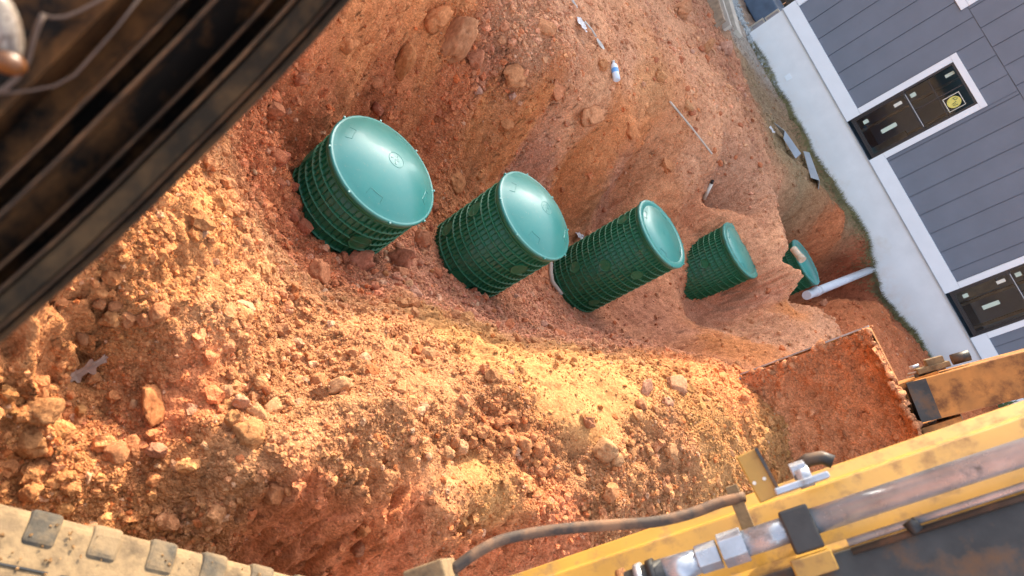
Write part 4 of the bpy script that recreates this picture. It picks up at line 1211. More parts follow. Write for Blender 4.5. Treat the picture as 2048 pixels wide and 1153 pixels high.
# long stick
p0, p1 = ground_at(1334, 208), ground_at(1417, 312)
st = MB(); dd = p1 - p0
st.tube([tuple(p0 + np.array([0, 0, .03])), tuple(p0 + dd * .5 + np.array([0, 0, .035])), tuple(p1 + np.array([0, 0, .03]))], .009, 6)
tag(st.build('wooden_stake', 'kerbwood'), 'long thin wooden stake lying across the yard', 'stake')
# white tube with dark end
p0, p1 = ground_at(1403, 402), ground_at(1416, 369)
tb = empty('caulk_tube', tuple(p0)); tag(tb, 'short white tube with a dark end lying on the bank', 'tube')
dd = (p1 - p0) + np.array([0, 0, .02]); z3 = np.array([0, 0, .03])
MB().tube([tuple(z3), tuple(z3 + dd * .9)], .019, 14).build('tube_body', 'stickerw', tb)
MB().tube([tuple(z3 + dd * .9), tuple(z3 + dd * 1.08)], .016, 10).build('tube_end', 'tie', tb)
# two bent metal flashings
def flashing(pts, w, label, k):
    P = [ground_at(*q) + np.array([0, 0, .05]) for q in pts]
    a, b = P[0], P[1]
    dd = b - a; dd /= np.linalg.norm(dd)
    sd2 = np.cross(dd, (0, 0, 1)); sd2 /= np.linalg.norm(sd2)
    up = np.array([0, 0, 1.])
    fl = MB()
    q = [a - sd2 * w, a, b, b - sd2 * w]
    fl.prism([a - sd2 * w * .5 - up * .02, a + up * .05 + dd * .12 + sd2 * w * .3, b + up * .05 + sd2 * w * .3, b - sd2 * w * .5 - up * .02], (0, 0, .006))
    fl.prism([a + up * .051 + dd * .12 + sd2 * w * .31, a + up * .0 + sd2 * w * .9 + dd * .16, b - up * .02 + sd2 * w * .9 - dd * .04, b + up * .051 + sd2 * w * .31], (0, 0, .006))
    tag(fl.build('metal_flashing', 'flash'), label, 'metal sheet', 'grey flashings by the foundation')
flashing([(1545, 255), (1586, 312)], .14, 'upper of two bent grey metal strips lying near the foundation', 0)
flashing([(1606, 312), (1627, 374)], .13, 'lower of two bent grey metal strips lying near the foundation', 1)
# crumpled scrap sheets
def scrap(px, py, r, mat, name, label, cat, seed, aspect=1.0, rot=0, lift=.03, amp=.35):
    p = ground_at(px, py)
    r_ = np.random.default_rng(seed)
    n = 9
    vs_, fs_ = [], []
    for i in range(n):
        for j in range(n):
            u, v = (i / (n - 1) - .5) * 2, (j / (n - 1) - .5) * 2
            x, y = u * r + r_.normal() * r * .05, v * r * aspect + r_.normal() * r * .05
            z = lift + r * amp * mnoise.noise(Vector((u * 1.6 + seed, v * 1.6, seed * .7)))
            vs_.append((x * math.cos(rot) - y * math.sin(rot), x * math.sin(rot) + y * math.cos(rot), z))
    for i in range(n - 1):
        for j in range(n - 1):
            if (i in (0, n - 2) or j in (0, n - 2)) and r_.uniform() < .25:
                continue
            fs_.append((i * n + j, (i + 1) * n + j, (i + 1) * n + j + 1, i * n + j + 1))
    mb = MB(); mb.add(vs_, fs_)
    o = mb.build(name, mat, None, tuple(p))
    s = o.modifiers.new('thick', 'SOLIDIFY'); s.thickness = .0015
    tag(o, label, cat)
scrap(1153, 471, .055, 'paper', 'paper_scrap', 'crumpled dirty paper scrap between the second and third risers', 'paper', 3, .8, .4, .03)
scrap(1160, 50, .050, 'paper', 'plastic_film', 'dusty clear plastic film crumpled on the yard', 'plastic film', 5, 1.2, .8, .02, .2)
scrap(1145, 12, .032, 'white', 'plastic_wrap', 'twisted white plastic wrap at the top of the bank', 'plastic wrap', 8, .35, .3, .02)
scrap(1540, 262, .05, 'paper', 'paper_scrap', 'small grey scrap above the upper metal strip', 'paper', 11, .7, .2, .03)
# grey-white membrane edge under the third riser
p = ground_at(1118, 578)
rg = MB(); pts = []
for q in range(10):
    a_ = TOW(*RISERS[2]) + math.radians(-48 + q * 6)
    pts.append((RISERS[2][0] + .345 * math.cos(a_), RISERS[2][1] + .345 * math.sin(a_)))
zz = height(np.array([q[0] for q in pts]), np.array([q[1] for q in pts]))
rg.tube([(q[0], q[1], max(z, -.99) + .02) for q, z in zip(pts, zz)], .018, 8)
tag(rg.build('riser_gasket', 'kerbwood'), 'pale curved strip peeping out at the foot of the tallest riser', 'gasket strip')
# dry leaf
lp = ground_at(165, 748)
lf = MB()
out = [(-.075, -.002), (-.070, .016), (-.060, .020), (-.052, .008), (-.038, .010), (-.026, .024), (-.020, .022), (-.022, .010), (-.006, .009), (.012, .018), (.018, .016), (.012, .007), (.034, .006), (.050, .010), (.046, .003), (.085, .002), (.085, -.001), (.046, -.004), (.040, -.012), (.028, -.008), (.014, -.009), (.004, -.022), (-.002, -.020), (-.006, -.009), (-.022, -.010), (-.034, -.020), (-.040, -.018), (-.040, -.008), (-.056, -.008), (-.068, -.014)]
vs_ = [(x * 1.0, 0, .0) for x in (-.03, 0, .03)]
n = len(out)
zc_ = lambda x: .010 * math.sin(x * 45)
mids = [(x, 0, zc_(x) - .003) for x in (-.055, -.03, -.005, .02, .045)]
vv = [(x, y, zc_(x) + .45 * abs(y)) for x, y in out] + mids
nm = lambda x: n + min(range(5), key=lambda q_: abs(mids[q_][0] - x))
fl_ = []
for i in range(n):
    i2 = (i + 1) % n
    a_, b_ = nm(out[i][0]), nm(out[i2][0])
    fl_.append((i, i2, b_) if a_ == b_ else (i, i2, b_, a_))
lf.add(vv, fl_)
lo = lf.build('dry_leaf', 'leaf', None, tuple(lp + np.array([0, 0, .035])))
lo.rotation_euler = (.2, -.25, math.radians(100)); lo.scale = (.95, .95, .95)
sm = lo.modifiers.new('thick', 'SOLIDIFY'); sm.thickness = .001
tag(lo, 'curled dry oak leaf in the dark hollow of the left heap', 'leaf')

# things beyond the house corner
def plank(pa, pb, w, h, mat, name, label, cat, z=.0):
    a, b = ground_at(*pa), ground_at(*pb)
    dd = b - a; dd[2] = 0; L_ = np.linalg.norm(dd); dd /= L_
    sd2 = np.array([dd[1], -dd[0], 0])
    m = MB(); m.obox((a + b) / 2 + np.array([0, 0, h / 2 + z]), dd, sd2, (0, 0, 1), L_ / 2, w / 2, h / 2)
    tag(m.build(name, mat, bevel=.006), label, cat)
plank((1393, -60), (1430, 55), .06, .16, 'wood', 'timber_plank', 'weathered timber lying outermost at the yard edge', 'timber')
plank((1408, -60), (1448, 62), .05, .12, 'kerbwood', 'timber_plank', 'narrow pale-edged timber between the outer timber and the concrete edging', 'timber')
plank((1424, -70), (1472, 72), .15, .10, 'kerbwood', 'concrete_edging', 'pale concrete edging strip beside the gravel', 'edging')
# crushed stone strip
n = 1500
c0, c1 = ground_at(1440, -40), ground_at(1560, 190)
tt = rng.uniform(0, 1, n); off = rng.normal(0, .13, n)
dd = (c1 - c0)[:2]; nn = np.array([-dd[1], dd[0]]) / np.hypot(*dd)
gxy = c0[None, :2] + tt[:, None] * dd[None] + off[:, None] * nn[None] * (1.25 - tt[:, None] * .7)
rad = rng.uniform(.012, .038, n)
gp = np.concatenate([gxy, (height(gxy[:, 0], gxy[:, 1]) + rad * .4)[:, None]], 1)
tag(scatter('crushed_gravel', gp, rad, np.tile([.4, .4, .4], (n, 1)), 1, 'gravel', 6, 77, .8, False), 'strip of crushed grey gravel at the house corner', 'gravel', kind='stuff')
# blue sheet stack and two framed panels by the corner
q = ground_at(1505, 60)
bs = MB(); bs.box(-.42, .40, 0, .9, 0, .42)
bo = bs.build('blue_sheet_stack', 'blue', None, (q[0] - .28, q[1] + .75, .2), bevel=.03); bo.rotation_euler = (0, 0, HRZ)
tag(bo, 'dull blue sheeted stack behind the house corner', 'sheeted stack')
def framed(x, y, z, w, h, label):
    r_ = empty('framed_panel', (x, y, z), HRZ); tag(r_, label, 'panel', 'pale framed panels at the house corner')
    f_ = MB(); t = .025
    for bx in ((-w, -w + t, 0, h), (w - t, w, 0, h), (-w + t, w - t, 0, t), (-w + t, w - t, h - t, h)):
        f_.box(bx[0], bx[1], -.02, .02, bx[2], bx[3])
    f_.build('frame', 'kerbwood', r_)
    MB().box(-w + t, w - t, -.008, .008, t, h - t).build('panel_sheet', 'panelpane', r_)
hx = lambda s, yy: (s * math.cos(HRZ) - yy * math.sin(HRZ), 12 + s * math.sin(HRZ) + yy * math.cos(HRZ))
x_, y_ = hx(-1.70, .35); framed(x_, y_, .22, .085, .24, 'lower of two small pale framed panels leaning at the house corner')
x_, y_ = hx(-1.70, .42); framed(x_, y_, .47, .085, .24, 'upper of two small pale framed panels leaning at the house corner')

fn = empty('added_dark_screen', (-1.75, 15.2, .2), math.radians(172)); tag(fn, 'added dark brown board fence behind the corner of the grey house', 'screen')  # dark boards added to hide the sunlit ground behind the corner
for k in range(26):
    MB().box(k * .16, k * .16 + .148, -.012, .012, 0, 1.9 + .01 * (k % 3)).build('screen_board', 'darksteel', fn)
MB().box(0, 4.16, .013, .05, .4, .48).build('screen_rail', 'darksteel', fn)
MB().box(0, 4.16, .013, .05, 1.5, 1.58).build('screen_rail', 'darksteel', fn)
# grass along the foundation
n = 9000
ss = rng.uniform(-1.4, 4.6, n)
off = np.abs(rng.normal(0, 1, n)) * np.interp(ss, [-1.4, 0, 1, 2.2, 3, 4.6], [.10, .28, .42, .28, .10, .06])
gx_ = ss * math.cos(HRZ) + off * math.sin(HRZ) * 1
gy_ = 12 + ss * math.sin(HRZ) - off * math.cos(HRZ) - .03
gzv = height(gx_, gy_)
hgt = rng.uniform(.03, .11, n); lean = rng.normal(0, .045, (n, 2)); wd = rng.normal(0, 1, (n, 2)); wd /= np.linalg.norm(wd, axis=1, keepdims=True); wd *= .0045
base = np.stack([gx_, gy_, gzv - .01], 1)
A_ = base.copy(); A_[:, :2] += wd; B_ = base.copy(); B_[:, :2] -= wd
T_ = base.copy(); T_[:, :2] += lean; T_[:, 2] += hgt
V = np.stack([A_, B_, T_], 1).reshape(-1, 3)
me = bpy.data.meshes.new('grass')
me.from_pydata(V.tolist(), [], np.arange(n * 3).reshape(-1, 3).tolist())
me.materials.append(M['grass'])
go = bpy.data.objects.new('grass', me); COL.objects.link(go)
tag(go, 'thin dry grass growing along the foundation', 'grass', kind='stuff')
# weeds right of the bucket arm
wq = np.array([4.55, 9.62, .93])
wv, wf = [], []
for i in range(160):
    c = wq + np.array([rng.normal(0, .16), rng.normal(0, .12), 0])
    hh_, an = rng.uniform(.06, .22), rng.uniform(0, 6.28)
    w_ = .018
    ln = rng.normal(0, .09, 2)
    o_ = len(wv)
    wv += [(c[0] + w_ * math.cos(an), c[1] + w_ * math.sin(an), c[2] - .03), (c[0] - w_ * math.cos(an), c[1] - w_ * math.sin(an), c[2] - .03), (c[0] + ln[0], c[1] + ln[1], c[2] + hh_)]
    wf.append((o_, o_ + 1, o_ + 2))
wm_ = MB(); wm_.add(wv, wf); tag(wm_.build('weed_clump', 'weed'), 'small green weed clump beyond the bucket arm', 'weed')

# ================================================================== EXCAVATOR
ex = empty('excavator', (.6, .2, 0))
ex_inv = np.array([.6, .2, 0])
tag(ex, 'yellow excavator seen from its cab, with boom, hose, bucket and rubber track', 'excavator')
def xbuild(mb, name, mat, parent=None, bevel=0):
    if parent is None:
        mb.v = [tuple(np.array(p) - ex_inv) for p in mb.v]
        return mb.build(name, mat, ex, bevel=bevel)
    mb.v = [tuple(np.array(p) - ex_inv) for p in mb.v]
    return mb.build(name, mat, parent, bevel=bevel)
# ---- bucket
BF = np.array([.302, .953, 0]); BF /= np.linalg.norm(BF)
BW = np.array([.953, -.302, 0]); BW /= np.linalg.norm(BW)
UZ = np.array([0, 0, 1.])
P0 = PZ(1482, 748, .40)
P1 = PPL(1737, 652, P0, BF)
BH = P1[2] - P0[2]
slide = (P1 - P0) @ BW
tilt = (UZ * BH + BW * slide); BHL = np.linalg.norm(tilt); tilt /= BHL
BWd = 1.02
prof = [(0, 0), (.05, .10), (.13, .27), (.20, .45), (.235, .62), (.235, .76), (.20, .89), (.11, .98), (.0, 1.0)]   # (depth, height fraction)
def bk(w, d, hf):
    return P0 + BW * w + BF * d + tilt * (hf * BHL)
th = .014
shell = MB()
def shell_grid(off):
    return [[bk(w, d + off, hf) for w in np.linspace(0, BWd, 6)] for d, hf in prof]
for off, flip in ((0, False), (th, True)):
    g = shell_grid(off)
    vs_ = [p for row in g for p in row]
    fs_ = []
    for i in range(len(prof) - 1):
        for j in range(5):
            q = (i * 6 + j, i * 6 + j + 1, (i + 1) * 6 + j + 1, (i + 1) * 6 + j)
            fs_.append(q if not flip else tuple(reversed(q)))
    shell.add(vs_, fs_, True)
bucket = xbuild(shell, 'bucket', 'ochre')
for w in (0., BWd - .016):
    m = MB()
    m.prism([bk(w, d + .004, hf) for d, hf in prof], BW * .016)
    xbuild(m, 'side_plate', 'ochre', bucket)
m = MB(); m.prism([bk(-.003, -.016, .0), bk(-.003, -.008, 1.0), bk(-.003, .008, 1.0), bk(-.003, .006, .0)], BW * .010)
xbuild(m, 'side_cutter', 'steel', bucket)
m = MB(); m.prism([bk(0.02, -.012, -.035), bk(0.02, .0, .02), bk(.02, .02, .02), bk(.02, .012, -.035)], BW * (BWd - .04))
xbuild(m, 'cutting_edge', 'steel', bucket)
for k in range(5):
    w = .03 + k * (BWd - .14) / 4
    m = MB()
    m.prism([bk(w, -.03, -.01), bk(w + .02, -.02, -.17), bk(w + .06, -.02, -.17), bk(w + .08, -.03, -.01)], BF * .03)
    xbuild(m, 'tooth', 'darksteel', bucket)
for w in (.36, .62):
    m = MB(); m.prism([bk(w, .02, .98), bk(w, .26, .74), bk(w, .32, .95), bk(w, .22, 1.22), bk(w, .08, 1.24)], BW * .028)
    xbuild(m, 'hinge_ear', 'ochre', bucket)
m = MB(); m.tube([bk(.34, .14, 1.12), bk(.67, .14, 1.12)], .030, 16); xbuild(m, 'hinge_pin', 'darksteel', bucket)
# soil caked inside the bucket
ns, nw = 90, 120
pr = np.array(prof)
tl = np.concatenate([[0], np.cumsum(np.linalg.norm(np.diff(pr * np.array([1, BHL]), axis=0), axis=1))])
tl /= tl[-1]
cv, cf = [], []
for i in range(ns):
    t = i / (ns - 1)
    d, hf = np.interp(t, tl, pr[:, 0]), np.interp(t, tl, pr[:, 1])
    for j in range(nw):
        w = .018 + (BWd - .036) * j / (nw - 1)
        nz = mnoise.noise(Vector((w * 5, t * 5, 3.1))) * .5 + mnoise.noise(Vector((w * 14, t * 14, 1.7))) * .34 + mnoise.noise(Vector((w * 33, t * 33, 5.7))) * .20 + mnoise.noise(Vector((w * 70, t * 70, 2.7))) * .10
        corner = math.exp(-w / .09) * .19 + math.exp(-(BWd - w) / .07) * .10
        top = .06 * math.exp(-((t - .93) / .09) ** 2)
        endf = min(1, (1 - t) / .05, t / .02)
        dep = max(.006, (.060 + .10 * t * (1 - t) * 2 + .105 * nz + corner + top * (1 + nz)) * (.25 + .75 * endf))
        hfo = hf + (.022 * mnoise.noise(Vector((w * 9, 1.2, 8.8))) + .03 * max(0, mnoise.noise(Vector((w * 4, 2.2, 1.8))))) * (1 if t > .9 else 0)
        cv.append(bk(w, max(d - dep, -.03 - .02 * nz if corner > .05 else d - dep), hfo))
for i in range(ns - 1):
    for j in range(nw - 1):
        cf.append((i * nw + j, i * nw + j + 1, (i + 1) * nw + j + 1, (i + 1) * nw + j))
m = MB(); m.add(cv, cf, True)
cs = m.build('caked_soil', 'soil')
set_soil(cs.data, np.tile(np.array([.72, .30, .145]), (len(cv), 1)) * (1 + .25 * np.array([[mnoise.noise(Vector(p) * 6)] for p in cv])))
ckn = 900
uu = rng.uniform(0, 1, ckn); jj = rng.integers(0, nw, ckn)
top_ = rng.uniform(0, 1, ckn) < .22
ii = np.where(top_, ns - 1 - (np.abs(rng.normal(0, .035, ckn)) * ns).astype(int), rng.integers(2, ns - 2, ckn)).clip(0, ns - 1)
jj = np.where((~top_) & (uu < .35), (np.abs(rng.normal(0, .06, ckn)) * nw).astype(int).clip(0, nw - 1), jj)
cpos = np.array(cv)[ii * nw + jj]
crad = .004 + .014 * rng.uniform(0, 1, ckn) ** 3
crad[top_] *= 1.3
big_ = rng.uniform(0, 1, ckn) < .07
crad[big_] = rng.uniform(.016, .036, big_.sum())
le_ = rng.uniform(0, 1, ckn) < .05
cpos[le_] = np.array([bk(.008 + .02 * q_, -.012 + .02 * q_, t_) for q_, t_ in zip(rng.uniform(0, 1, le_.sum()), rng.uniform(.0, 1.02, le_.sum()))])
tag(scatter('bucket_crumbs', cpos, crad, np.array([.54, .25, .13]) * rng.uniform(.7, 1.25, (ckn, 1)), 2, 'clod', 6, 91, .9, True), 'crumbs of red clay stuck inside the bucket and along its rim', 'soil crumbs', kind='stuff')
tag(cs, 'red clay caked over the inside of the excavator bucket', 'caked soil')
# ---- stick (dipper arm)
sb = PPL(1836, 800, bk(.5, .12, 1.0), BF); stp = PPL(2062, 742, bk(.5, .30, 1.0), BF)
sax = stp - sb; sax /= np.linalg.norm(sax)
swd = np.cross(sax, BF); swd /= np.linalg.norm(swd)
if swd @ BW < 0: swd = -swd
sfw = np.cross(swd, sax); sfw /= np.linalg.norm(sfw)
m = MB(); m.obox(sb + sax * 1.25, sax, swd, sfw, 1.25, .115, .11)
stick = xbuild(m, 'stick', 'ochre', None, .008)
m = MB(); m.obox(sb + sax * .01, sax, swd, sfw, .05, .112, .112); xbuild(m, 'stick_end', 'darksteel', stick)
lk = sb + sax * .13 - swd * .15
m = MB(); m.obox(lk, sax, swd, sfw, .085, .016, .05); m.obox(lk + sax * .02 - swd * .03, sax, swd, sfw, .045, .022, .04); xbuild(m, 'link_plate', 'track', stick, .004)
m = MB(); m.tube([lk + sax * .11 - swd * .012 - sfw * .02, lk + sax * .20 - swd * .012 - sfw * .02], .032, 8); xbuild(m, 'link_pin', 'darksteel', stick)
m = MB(); m.tube([lk - sax * .11 - swd * .03, lk - sax * .06 - swd * .03], .012, 8); xbuild(m, 'link_bolt', 'steel', stick)
for o_ in (.0, .03):
    m = MB(); m.tube([lk - sax * .13 + swd * (o_ * .6), lk + sax * .06 + swd * (o_ * .6)], .006, 8); xbuild(m, 'grease_line', 'steel', stick)
m = MB(); m.obox(sb + sax * .06 + swd * .17, sax, swd, sfw, .06, .03, .06); xbuild(m, 'rear_link', 'darksteel', stick, .004)
# ---- boom
pn = np.array([.953, -.302, 0]); pn /= np.linalg.norm(pn)
pl0 = np.array([.75, 1.5, 0])
Q0, Q1 = PPL(1560, 1065, pl0, pn), PPL(2048, 905, pl0, pn)
axb = Q1 - Q0; LQ = np.linalg.norm(axb); axb /= LQ
view = (Q0 + Q1) / 2 - CAMP; view /= np.linalg.norm(view)
nb_ = np.cross(axb, view); nb_ /= np.linalg.norm(nb_)
if nb_ @ np.array(_iy) < 0: nb_ = -nb_
vb = np.cross(nb_, axb); vb /= np.linalg.norm(vb)
if vb @ view > 0: vb = -vb
def bq(t, n_, v_):
    return Q0 + axb * t + nb_ * n_ + vb * v_
T0, T1 = -.85, 2.2
m = MB()
sec = [(.082, -.16), (.086, -.105), (.060, -.085), (.058, -.070), (-.045, -.020), (-.056, -.004), (-.30, .012), (-.42, -.10), (-.30, -.30), (.05, -.32)]
m.prism([bq(T0, a, b) for a, b in sec], axb * (T1 - T0))
boom = xbuild(m, 'boom', 'yellow', None, .004)
m = MB(); m.prism([bq(T0, -.060, .002), bq(T0, -.30, .018), bq(T0, -.42, -.09), bq(T0, -.43, -.10), bq(T0, -.43, .0), bq(T0, -.30, .024), bq(T0, -.062, .008)], axb * (T1 - T0))  # dark sheet puts the shade on this boom face into colour
xbuild(m, 'boom_shade_side', 'darksteel', boom)
m = MB(); m.tube([bq(.05, 0, .030), bq(1.6, 0, .030)], .0225, 24); xbuild(m, 'hydraulic_tube', 'steel', boom)
m = MB(); m.tube([bq(.10, -.050, .022), bq(1.6, -.046, .022)], .0065, 12); xbuild(m, 'thin_line', 'steel', boom)
m = MB(); m.tube([bq(.10, -.066, .022), bq(1.6, -.062, .022)], .006, 12); xbuild(m, 'thin_line', 'darksteel', boom)
m = MB(); m.tube([bq(.205, -.046, .036), bq(.212, -.066, .036)], .012, 8); xbuild(m, 'cable_tie', 'tie', boom)
def hexn(t0, t1, n_, v_, r, name, mat='steel'):
    m = MB(); m.tube([bq(t0, n_, v_), bq(t1, n_, v_)], r, 6); xbuild(m, name, mat, boom, .002)
m = MB(); m.tube([bq(-.07, 0, .030), bq(.05, 0, .030)], .0235, 20); xbuild(m, 'tube_sleeve', 'steel', boom)
hexn(-.112, -.066, 0, .030, .031, 'hex_nut')
hexn(-.158, -.116, -.002, .030, .026, 'hex_nut')
m = MB(); m.tube([bq(-.225, -.006, .03), bq(-.158, -.003, .03)], [.028, .022], 18); xbuild(m, 'ferrule', 'steel', boom)
m = MB(); m.tube([bq(-.30 - q * .0001, -.008, .03) for q in (0, 1)], .033, 18); 
pts = [bq(-.22, -.008, .03), bq(-.29, -.014, .03), bq(-.38, -.03, .03), bq(-.50, -.055, .025), bq(-.65, -.10, .02)]
m = MB(); m.tube(pts, [.030, .034, .036, .038, .04], 18); xbuild(m, 'hose_sleeve', 'tie', boom)
for t, mt in ((-.25, 'tie'), (-.275, 'steel'), (-.31, 'ochre')):
    m = MB(); m.tube([bq(t, -.012, .03), bq(t + .014, -.011, .03)], .0385, 20); xbuild(m, 'hose_clamp', mt, boom)
# clamp and bracket
m = MB(); m.obox(bq(.035, -.006, .034), axb, nb_, vb, .026, .038, .026); xbuild(m, 'clamp_block', 'darksteel', boom, .004)
m = MB(); m.obox(bq(.030, -.066, .040), axb, nb_, vb, .036, .017, .030); xbuild(m, 'clamp_base', 'yellow', boom, .003)
# bent bracket: foot along the boom, tab standing away from it
m = MB(); m.obox(bq(.07, .066, .03), axb, nb_, vb, .050, .006, .026); xbuild(m, 'bracket_foot', 'steel', boom, .003)
tabd = (nb_ * .98 - axb * .08); tabd /= np.linalg.norm(tabd)
tabs = np.cross(tabd, vb); tabs /= np.linalg.norm(tabs)
m = MB(); m.obox(bq(.004, .104, .03), tabd, tabs, vb, .046, .020, .004); br = xbuild(m, 'bracket_tab', 'yellow', boom, .003)
m = MB(); m.obox(bq(.004, .104, .03) - tabs * .021 * (1 if (tabs @ axb) < 0 else -1), tabd, tabs, vb, .045, .003, .012); xbuild(m, 'bracket_edge', 'darksteel', boom)
for dn in (-.012, .008):
    c = bq(.004, .104, .0345) + tabs * dn - tabd * .010
    m = MB(); m.tube([c, c + vb * .002], .0035, 10); xbuild(m, 'bracket_hole', 'stickerw', br)
hexn(.062, .090, .090, .03, .016, 'bolt_head')
m = MB(); m.tube([bq(.066, .076, .03), bq(.092, .076, .03)], .020, 14); xbuild(m, 'washer', 'steel', boom)
m = MB(); m.tube([bq(.085, .100, -.04), bq(.105, .106, -.04), bq(.130, .102, -.04), bq(.145, .088, -.04)], .013, 14); xbuild(m, 'small_fitting', 'darksteel', boom)
m = MB(); m.obox(bq(-.05, .045, .0), axb, nb_, vb, .012, .060, .006); xbuild(m, 'mount_strap', 'track', boom, .002)
# details on the lower flank
for t, n_, l_, mt in ((-.06, -.082, .035, 'ochre'), (.0, -.092, .03, 'yellow'), (-.12, -.078, .02, 'ochre')):
    m = MB(); m.obox(bq(t, n_, .02), axb, nb_, vb, l_, .010, .014); xbuild(m, 'weld_tab', mt, boom, .002)
# loose hose
hp = [(868, 1160), (905, 1140), (950, 1108), (1000, 1082), (1070, 1066), (1150, 1056), (1230, 1050), (1310, 1044), (1380, 1028), (1440, 1006), (1500, 992), (1560, 985)]
hd_l = [1.35, 1.35, 1.35, 1.36, 1.37, 1.38, 1.39, 1.40, 1.42, 1.44, 1.46, 1.50]
# smooth the hose with a Catmull-Rom pass
ctrl = [PD(a, b, d) for (a, b), d in zip(hp, hd_l)]
pts = []
for i in range(1, len(ctrl) - 2):
    for s in range(5):
        t = s / 5
        p_ = .5 * ((2 * ctrl[i]) + (-ctrl[i - 1] + ctrl[i + 1]) * t + (2 * ctrl[i - 1] - 5 * ctrl[i] + 4 * ctrl[i + 1] - ctrl[i + 2]) * t * t + (-ctrl[i - 1] + 3 * ctrl[i] - 3 * ctrl[i + 1] + ctrl[i + 2]) * t ** 3)
        pts.append(p_)
m = MB(); m.tube(pts, .0105, 14); xbuild(m, 'hydraulic_hose', 'hose')
c = PD(862, 1150, 1.35)
m = MB(); m.obox(c, axb, nb_, vb, .040, .018, .03); xbuild(m, 'hose_block', 'track', None, .004)
# ---- rubber track
TZ = .66
te0, te1 = PZ(-60, 982, TZ), PZ(640, 1158, TZ)
tx = te1 - te0; tx[2] = 0; tx /= np.linalg.norm(tx)
ty = np.array([tx[1], -tx[0], 0])           # inwards, towards the machine
if ty @ (CAMP - te0) < 0: ty = -ty
tlen = 1.5
t0 = te0 - tx * .35
m = MB()
sec = [(.012, -.075), (.0, -.045), (.004, -.012), (.018, .0), (.13, .006), (.36, .006), (.36, -.075)]
poly = [t0 + ty * a + UZ * b for a, b in sec]
m.prism(poly, tx * tlen)
track = xbuild(m, 'rubber_track', 'track', None, .008)
for k in range(9):
    m = MB(); m.obox(t0 + tx * (.12 + k * .155) + ty * .100 + UZ * .0052, tx, ty, UZ, .055 + .012 * (k % 3), .0016, .0022); xbuild(m, 'track_crease', 'tie', track)
pitch = .105
for k in range(int(tlen / pitch)):
    m = MB()
    c = t0 + tx * (.03 + k * pitch)
    w2 = .052
    pr_ = [(.004, -.050), (-.001, -.020), (.002, .001), (.020, .006), (.058, .008), (.064, .000), (.066, -.01)]
    vs_ = [c + ty * a + UZ * b for a, b in pr_] + [c + tx * (w2) + ty * a + UZ * b for a, b in pr_]
    n = len(pr_)
    m.add(vs_, [tuple(range(n)), tuple(reversed(range(n, 2 * n)))] + [(i, n + i, n + (i + 1) % n, (i + 1) % n) for i in range(n)])
    xbuild(m, 'track_lug', 'lug', track, .007)
    m = MB()
    pr2 = [(.115, .003), (.125, .014), (.25, .015), (.265, .003)]
    off_ = tx * (.5 * pitch)
    vs_ = [c + off_ + ty * a + UZ * b for a, b in pr2] + [c + off_ + tx * w2 + ty * a + UZ * b for a, b in pr2]
    m.add(vs_, [(0, 1, 2, 3), (7, 6, 5, 4)] + [(i, 4 + i, 4 + (i + 1) % 4, (i + 1) % 4) for i in range(4)])
    xbuild(m, 'track_lug', 'lug', track, .007)
m = MB(); m.obox(t0 + tx * tlen / 2 + ty * .19 - UZ * .33, tx, ty, UZ, tlen / 2, .14, .24); xbuild(m, 'track_frame', 'darksteel', None, .03)
tn = 700
tp = t0[None] + rng.uniform(0, tlen, tn)[:, None] * tx[None] + rng.uniform(.02, .34, tn)[:, None] * ty[None] + np.array([[0, 0, .008]])
tag(scatter('track_crumbs', tp, rng.uniform(.0015, .0055, tn) * rng.uniform(.5, 1, tn), np.tile([.30, .18, .085], (tn, 1)) * rng.uniform(.6, 1.2, (tn, 1)), 1, 'clod', 6, 97, .7), 'crumbs of dry soil lying on the rubber track', 'soil crumbs', kind='stuff')
# ---- cab door frame, close by on the left
edge = [(768, -80), (702, 0), (632, 80), (556, 162), (478, 242), (396, 324), (298, 422), (200, 514), (100, 602), (0, 688), (-80, 756)]
inner = [(150, -300), (90, -240), (30, -180), (-40, -110), (-110, -40), (-180, 30), (-260, 110), (-330, 180), (-400, 250), (-460, 310), (-520, 370)]
# ridges across the frame: (share of the way in, nearness offset, part name, material)
def cross(i, s, D):
    a, b = np.array(edge[i], float), np.array(inner[i], float)
    q = a + (b - a) * s
    return PD(q[0], q[1], D)
strips = [
    ('door_seal', 'cabrub', [(0, .60), (.006, .575), (.022, .565), (.030, .570), (.036, .585)]),
    ('seal_lip', 'cabedge', [(.034, .578), (.040, .562), (.046, .562), (.050, .580)]),
    ('door_seal', 'cabrub', [(.048, .585), (.055, .560), (.115, .552), (.125, .560), (.130, .590)]),
    ('seal_lip', 'cabedge', [(.128, .575), (.134, .555), (.140, .555), (.146, .575)]),
    ('door_channel', 'cab', [(.142, .60), (.150, .64), (.185, .64), (.192, .585)]),
    ('channel_ridge', 'cabedge', [(.188, .585), (.194, .565), (.200, .565), (.206, .585)]),
    ('door_channel', 'cab', [(.202, .59), (.215, .60), (.30, .585), (.315, .57), (.322, .56)]),
    ('channel_ridge', 'cabedge', [(.320, .562), (.325, .550), (.331, .550), (.336, .565)]),
    ('door_channel', 'cab', [(.334, .57), (.345, .62), (.385, .62), (.395, .56)]),
    ('channel_ridge', 'cabedge', [(.393, .562), (.397, .552), (.401, .552), (.406, .565)]),
    ('door_panel', 'cab', [(.404, .57), (.42, .60), (.50, .61), (.56, .58), (.62, .60), (.80, .60), (.98, .58)]),
]
frame = None
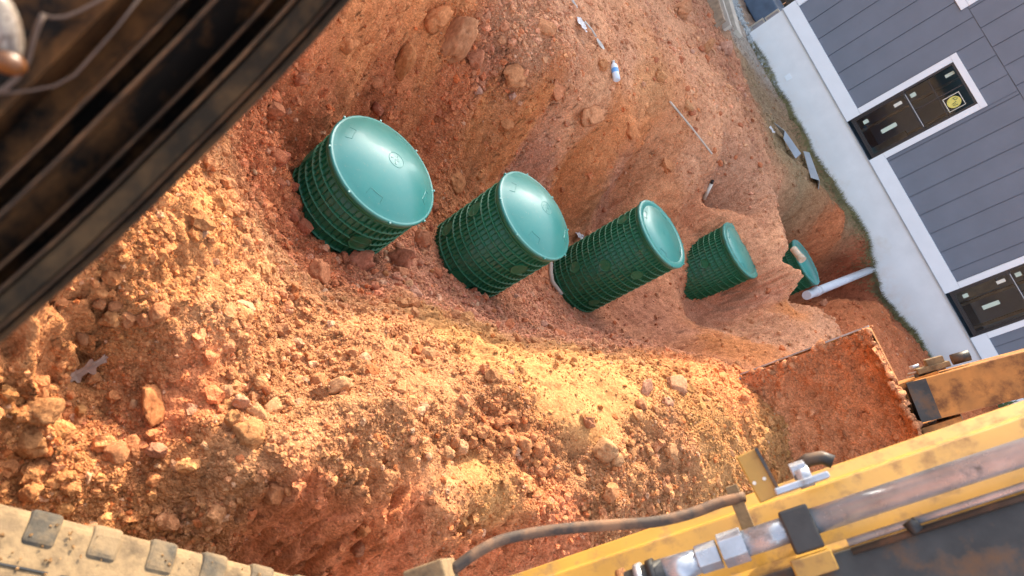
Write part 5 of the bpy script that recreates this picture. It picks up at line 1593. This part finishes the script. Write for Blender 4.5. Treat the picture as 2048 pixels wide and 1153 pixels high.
for name, mat, prof_ in strips:
    vs_, fs_ = [], []
    for i in range(len(edge)):
        for s, D in prof_:
            vs_.append(cross(i, s, D))
    for i in range(len(edge)):                      # back side gives the strip thickness
        for s, D in prof_:
            vs_.append(cross(i, s, D + .03))
    n, e = len(prof_), len(edge)
    for i in range(e - 1):
        for j in range(n - 1):
            fs_.append((i * n + j, i * n + j + 1, (i + 1) * n + j + 1, (i + 1) * n + j))
            o_ = e * n
            fs_.append((o_ + i * n + j, o_ + (i + 1) * n + j, o_ + (i + 1) * n + j + 1, o_ + i * n + j + 1))
        fs_.append((i * n, (i + 1) * n, e * n + (i + 1) * n, e * n + i * n))
        fs_.append((i * n + n - 1, e * n + i * n + n - 1, e * n + (i + 1) * n + n - 1, (i + 1) * n + n - 1))
    m = MB(); m.add(vs_, fs_, False)
    if frame is None:
        frame = xbuild(m, 'cab_door_frame', mat)
    else:
        xbuild(m, name, mat, frame)
def pdl(pts, D):
    return [PD(a, b, D) for a, b in pts]
m = MB(); m.tube(pdl([(-30, 190), (20, 186), (60, 182), (110, 172), (150, 150), (230, 60), (300, -30)], .545), .0008, 8); xbuild(m, 'thin_cable', 'wire', frame)
m = MB(); m.tube(pdl([(85, 30), (105, 36), (130, 34), (160, 22), (210, -5), (240, -20)], .545), .0009, 8); xbuild(m, 'thin_cable', 'wire', frame)
m = MB(); m.tube(pdl([(88, 28), (76, 50), (66, 80), (56, 120), (35, 155), (10, 178), (-20, 190)], .540), .0017, 8); xbuild(m, 'thin_cable', 'wire', frame)
# pale work lamp at the corner
lc = PD(0, 52, .52)
lx = (PD(40, 62, .52) - lc); lx /= np.linalg.norm(lx)
ly = (PD(-6, 20, .52) - lc); ly /= np.linalg.norm(ly)
lz = CAMP - lc; lz /= np.linalg.norm(lz)
m = MB(); n = 28
vs_, fs_ = [], []
for rr, hh in ((1.0, -.02), (1.0, .0), (.88, .007), (.6, .011), (.02, .013)):
    for q in range(n):
        t = 2 * math.pi * q / n
        vs_.append(lc + lx * .0110 * rr * math.cos(t) + ly * .0225 * rr * math.sin(t) + lz * hh)
for i in range(4):
    for q in range(n):
        fs_.append((i * n + q, i * n + (q + 1) % n, (i + 1) * n + (q + 1) % n, (i + 1) * n + q))
m.add(vs_, fs_, True); lamp = xbuild(m, 'lamp_lens', 'lens', frame)
m = MB()
ac = lc - ly * .0195 + lz * .004
vs_, fs_ = [], []
for rr, hh in ((1.0, -.01), (1.0, .003), (.75, .009), (.02, .011)):
    for q in range(n):
        t = 2 * math.pi * q / n
        vs_.append(ac + lx * .0100 * rr * math.cos(t) + ly * .0075 * rr * math.sin(t) + lz * hh)
for i in range(3):
    for q in range(n):
        fs_.append((i * n + q, i * n + (q + 1) % n, (i + 1) * n + (q + 1) % n, (i + 1) * n + q))
m.add(vs_, fs_, True); xbuild(m, 'amber_reflector', 'orange', frame)
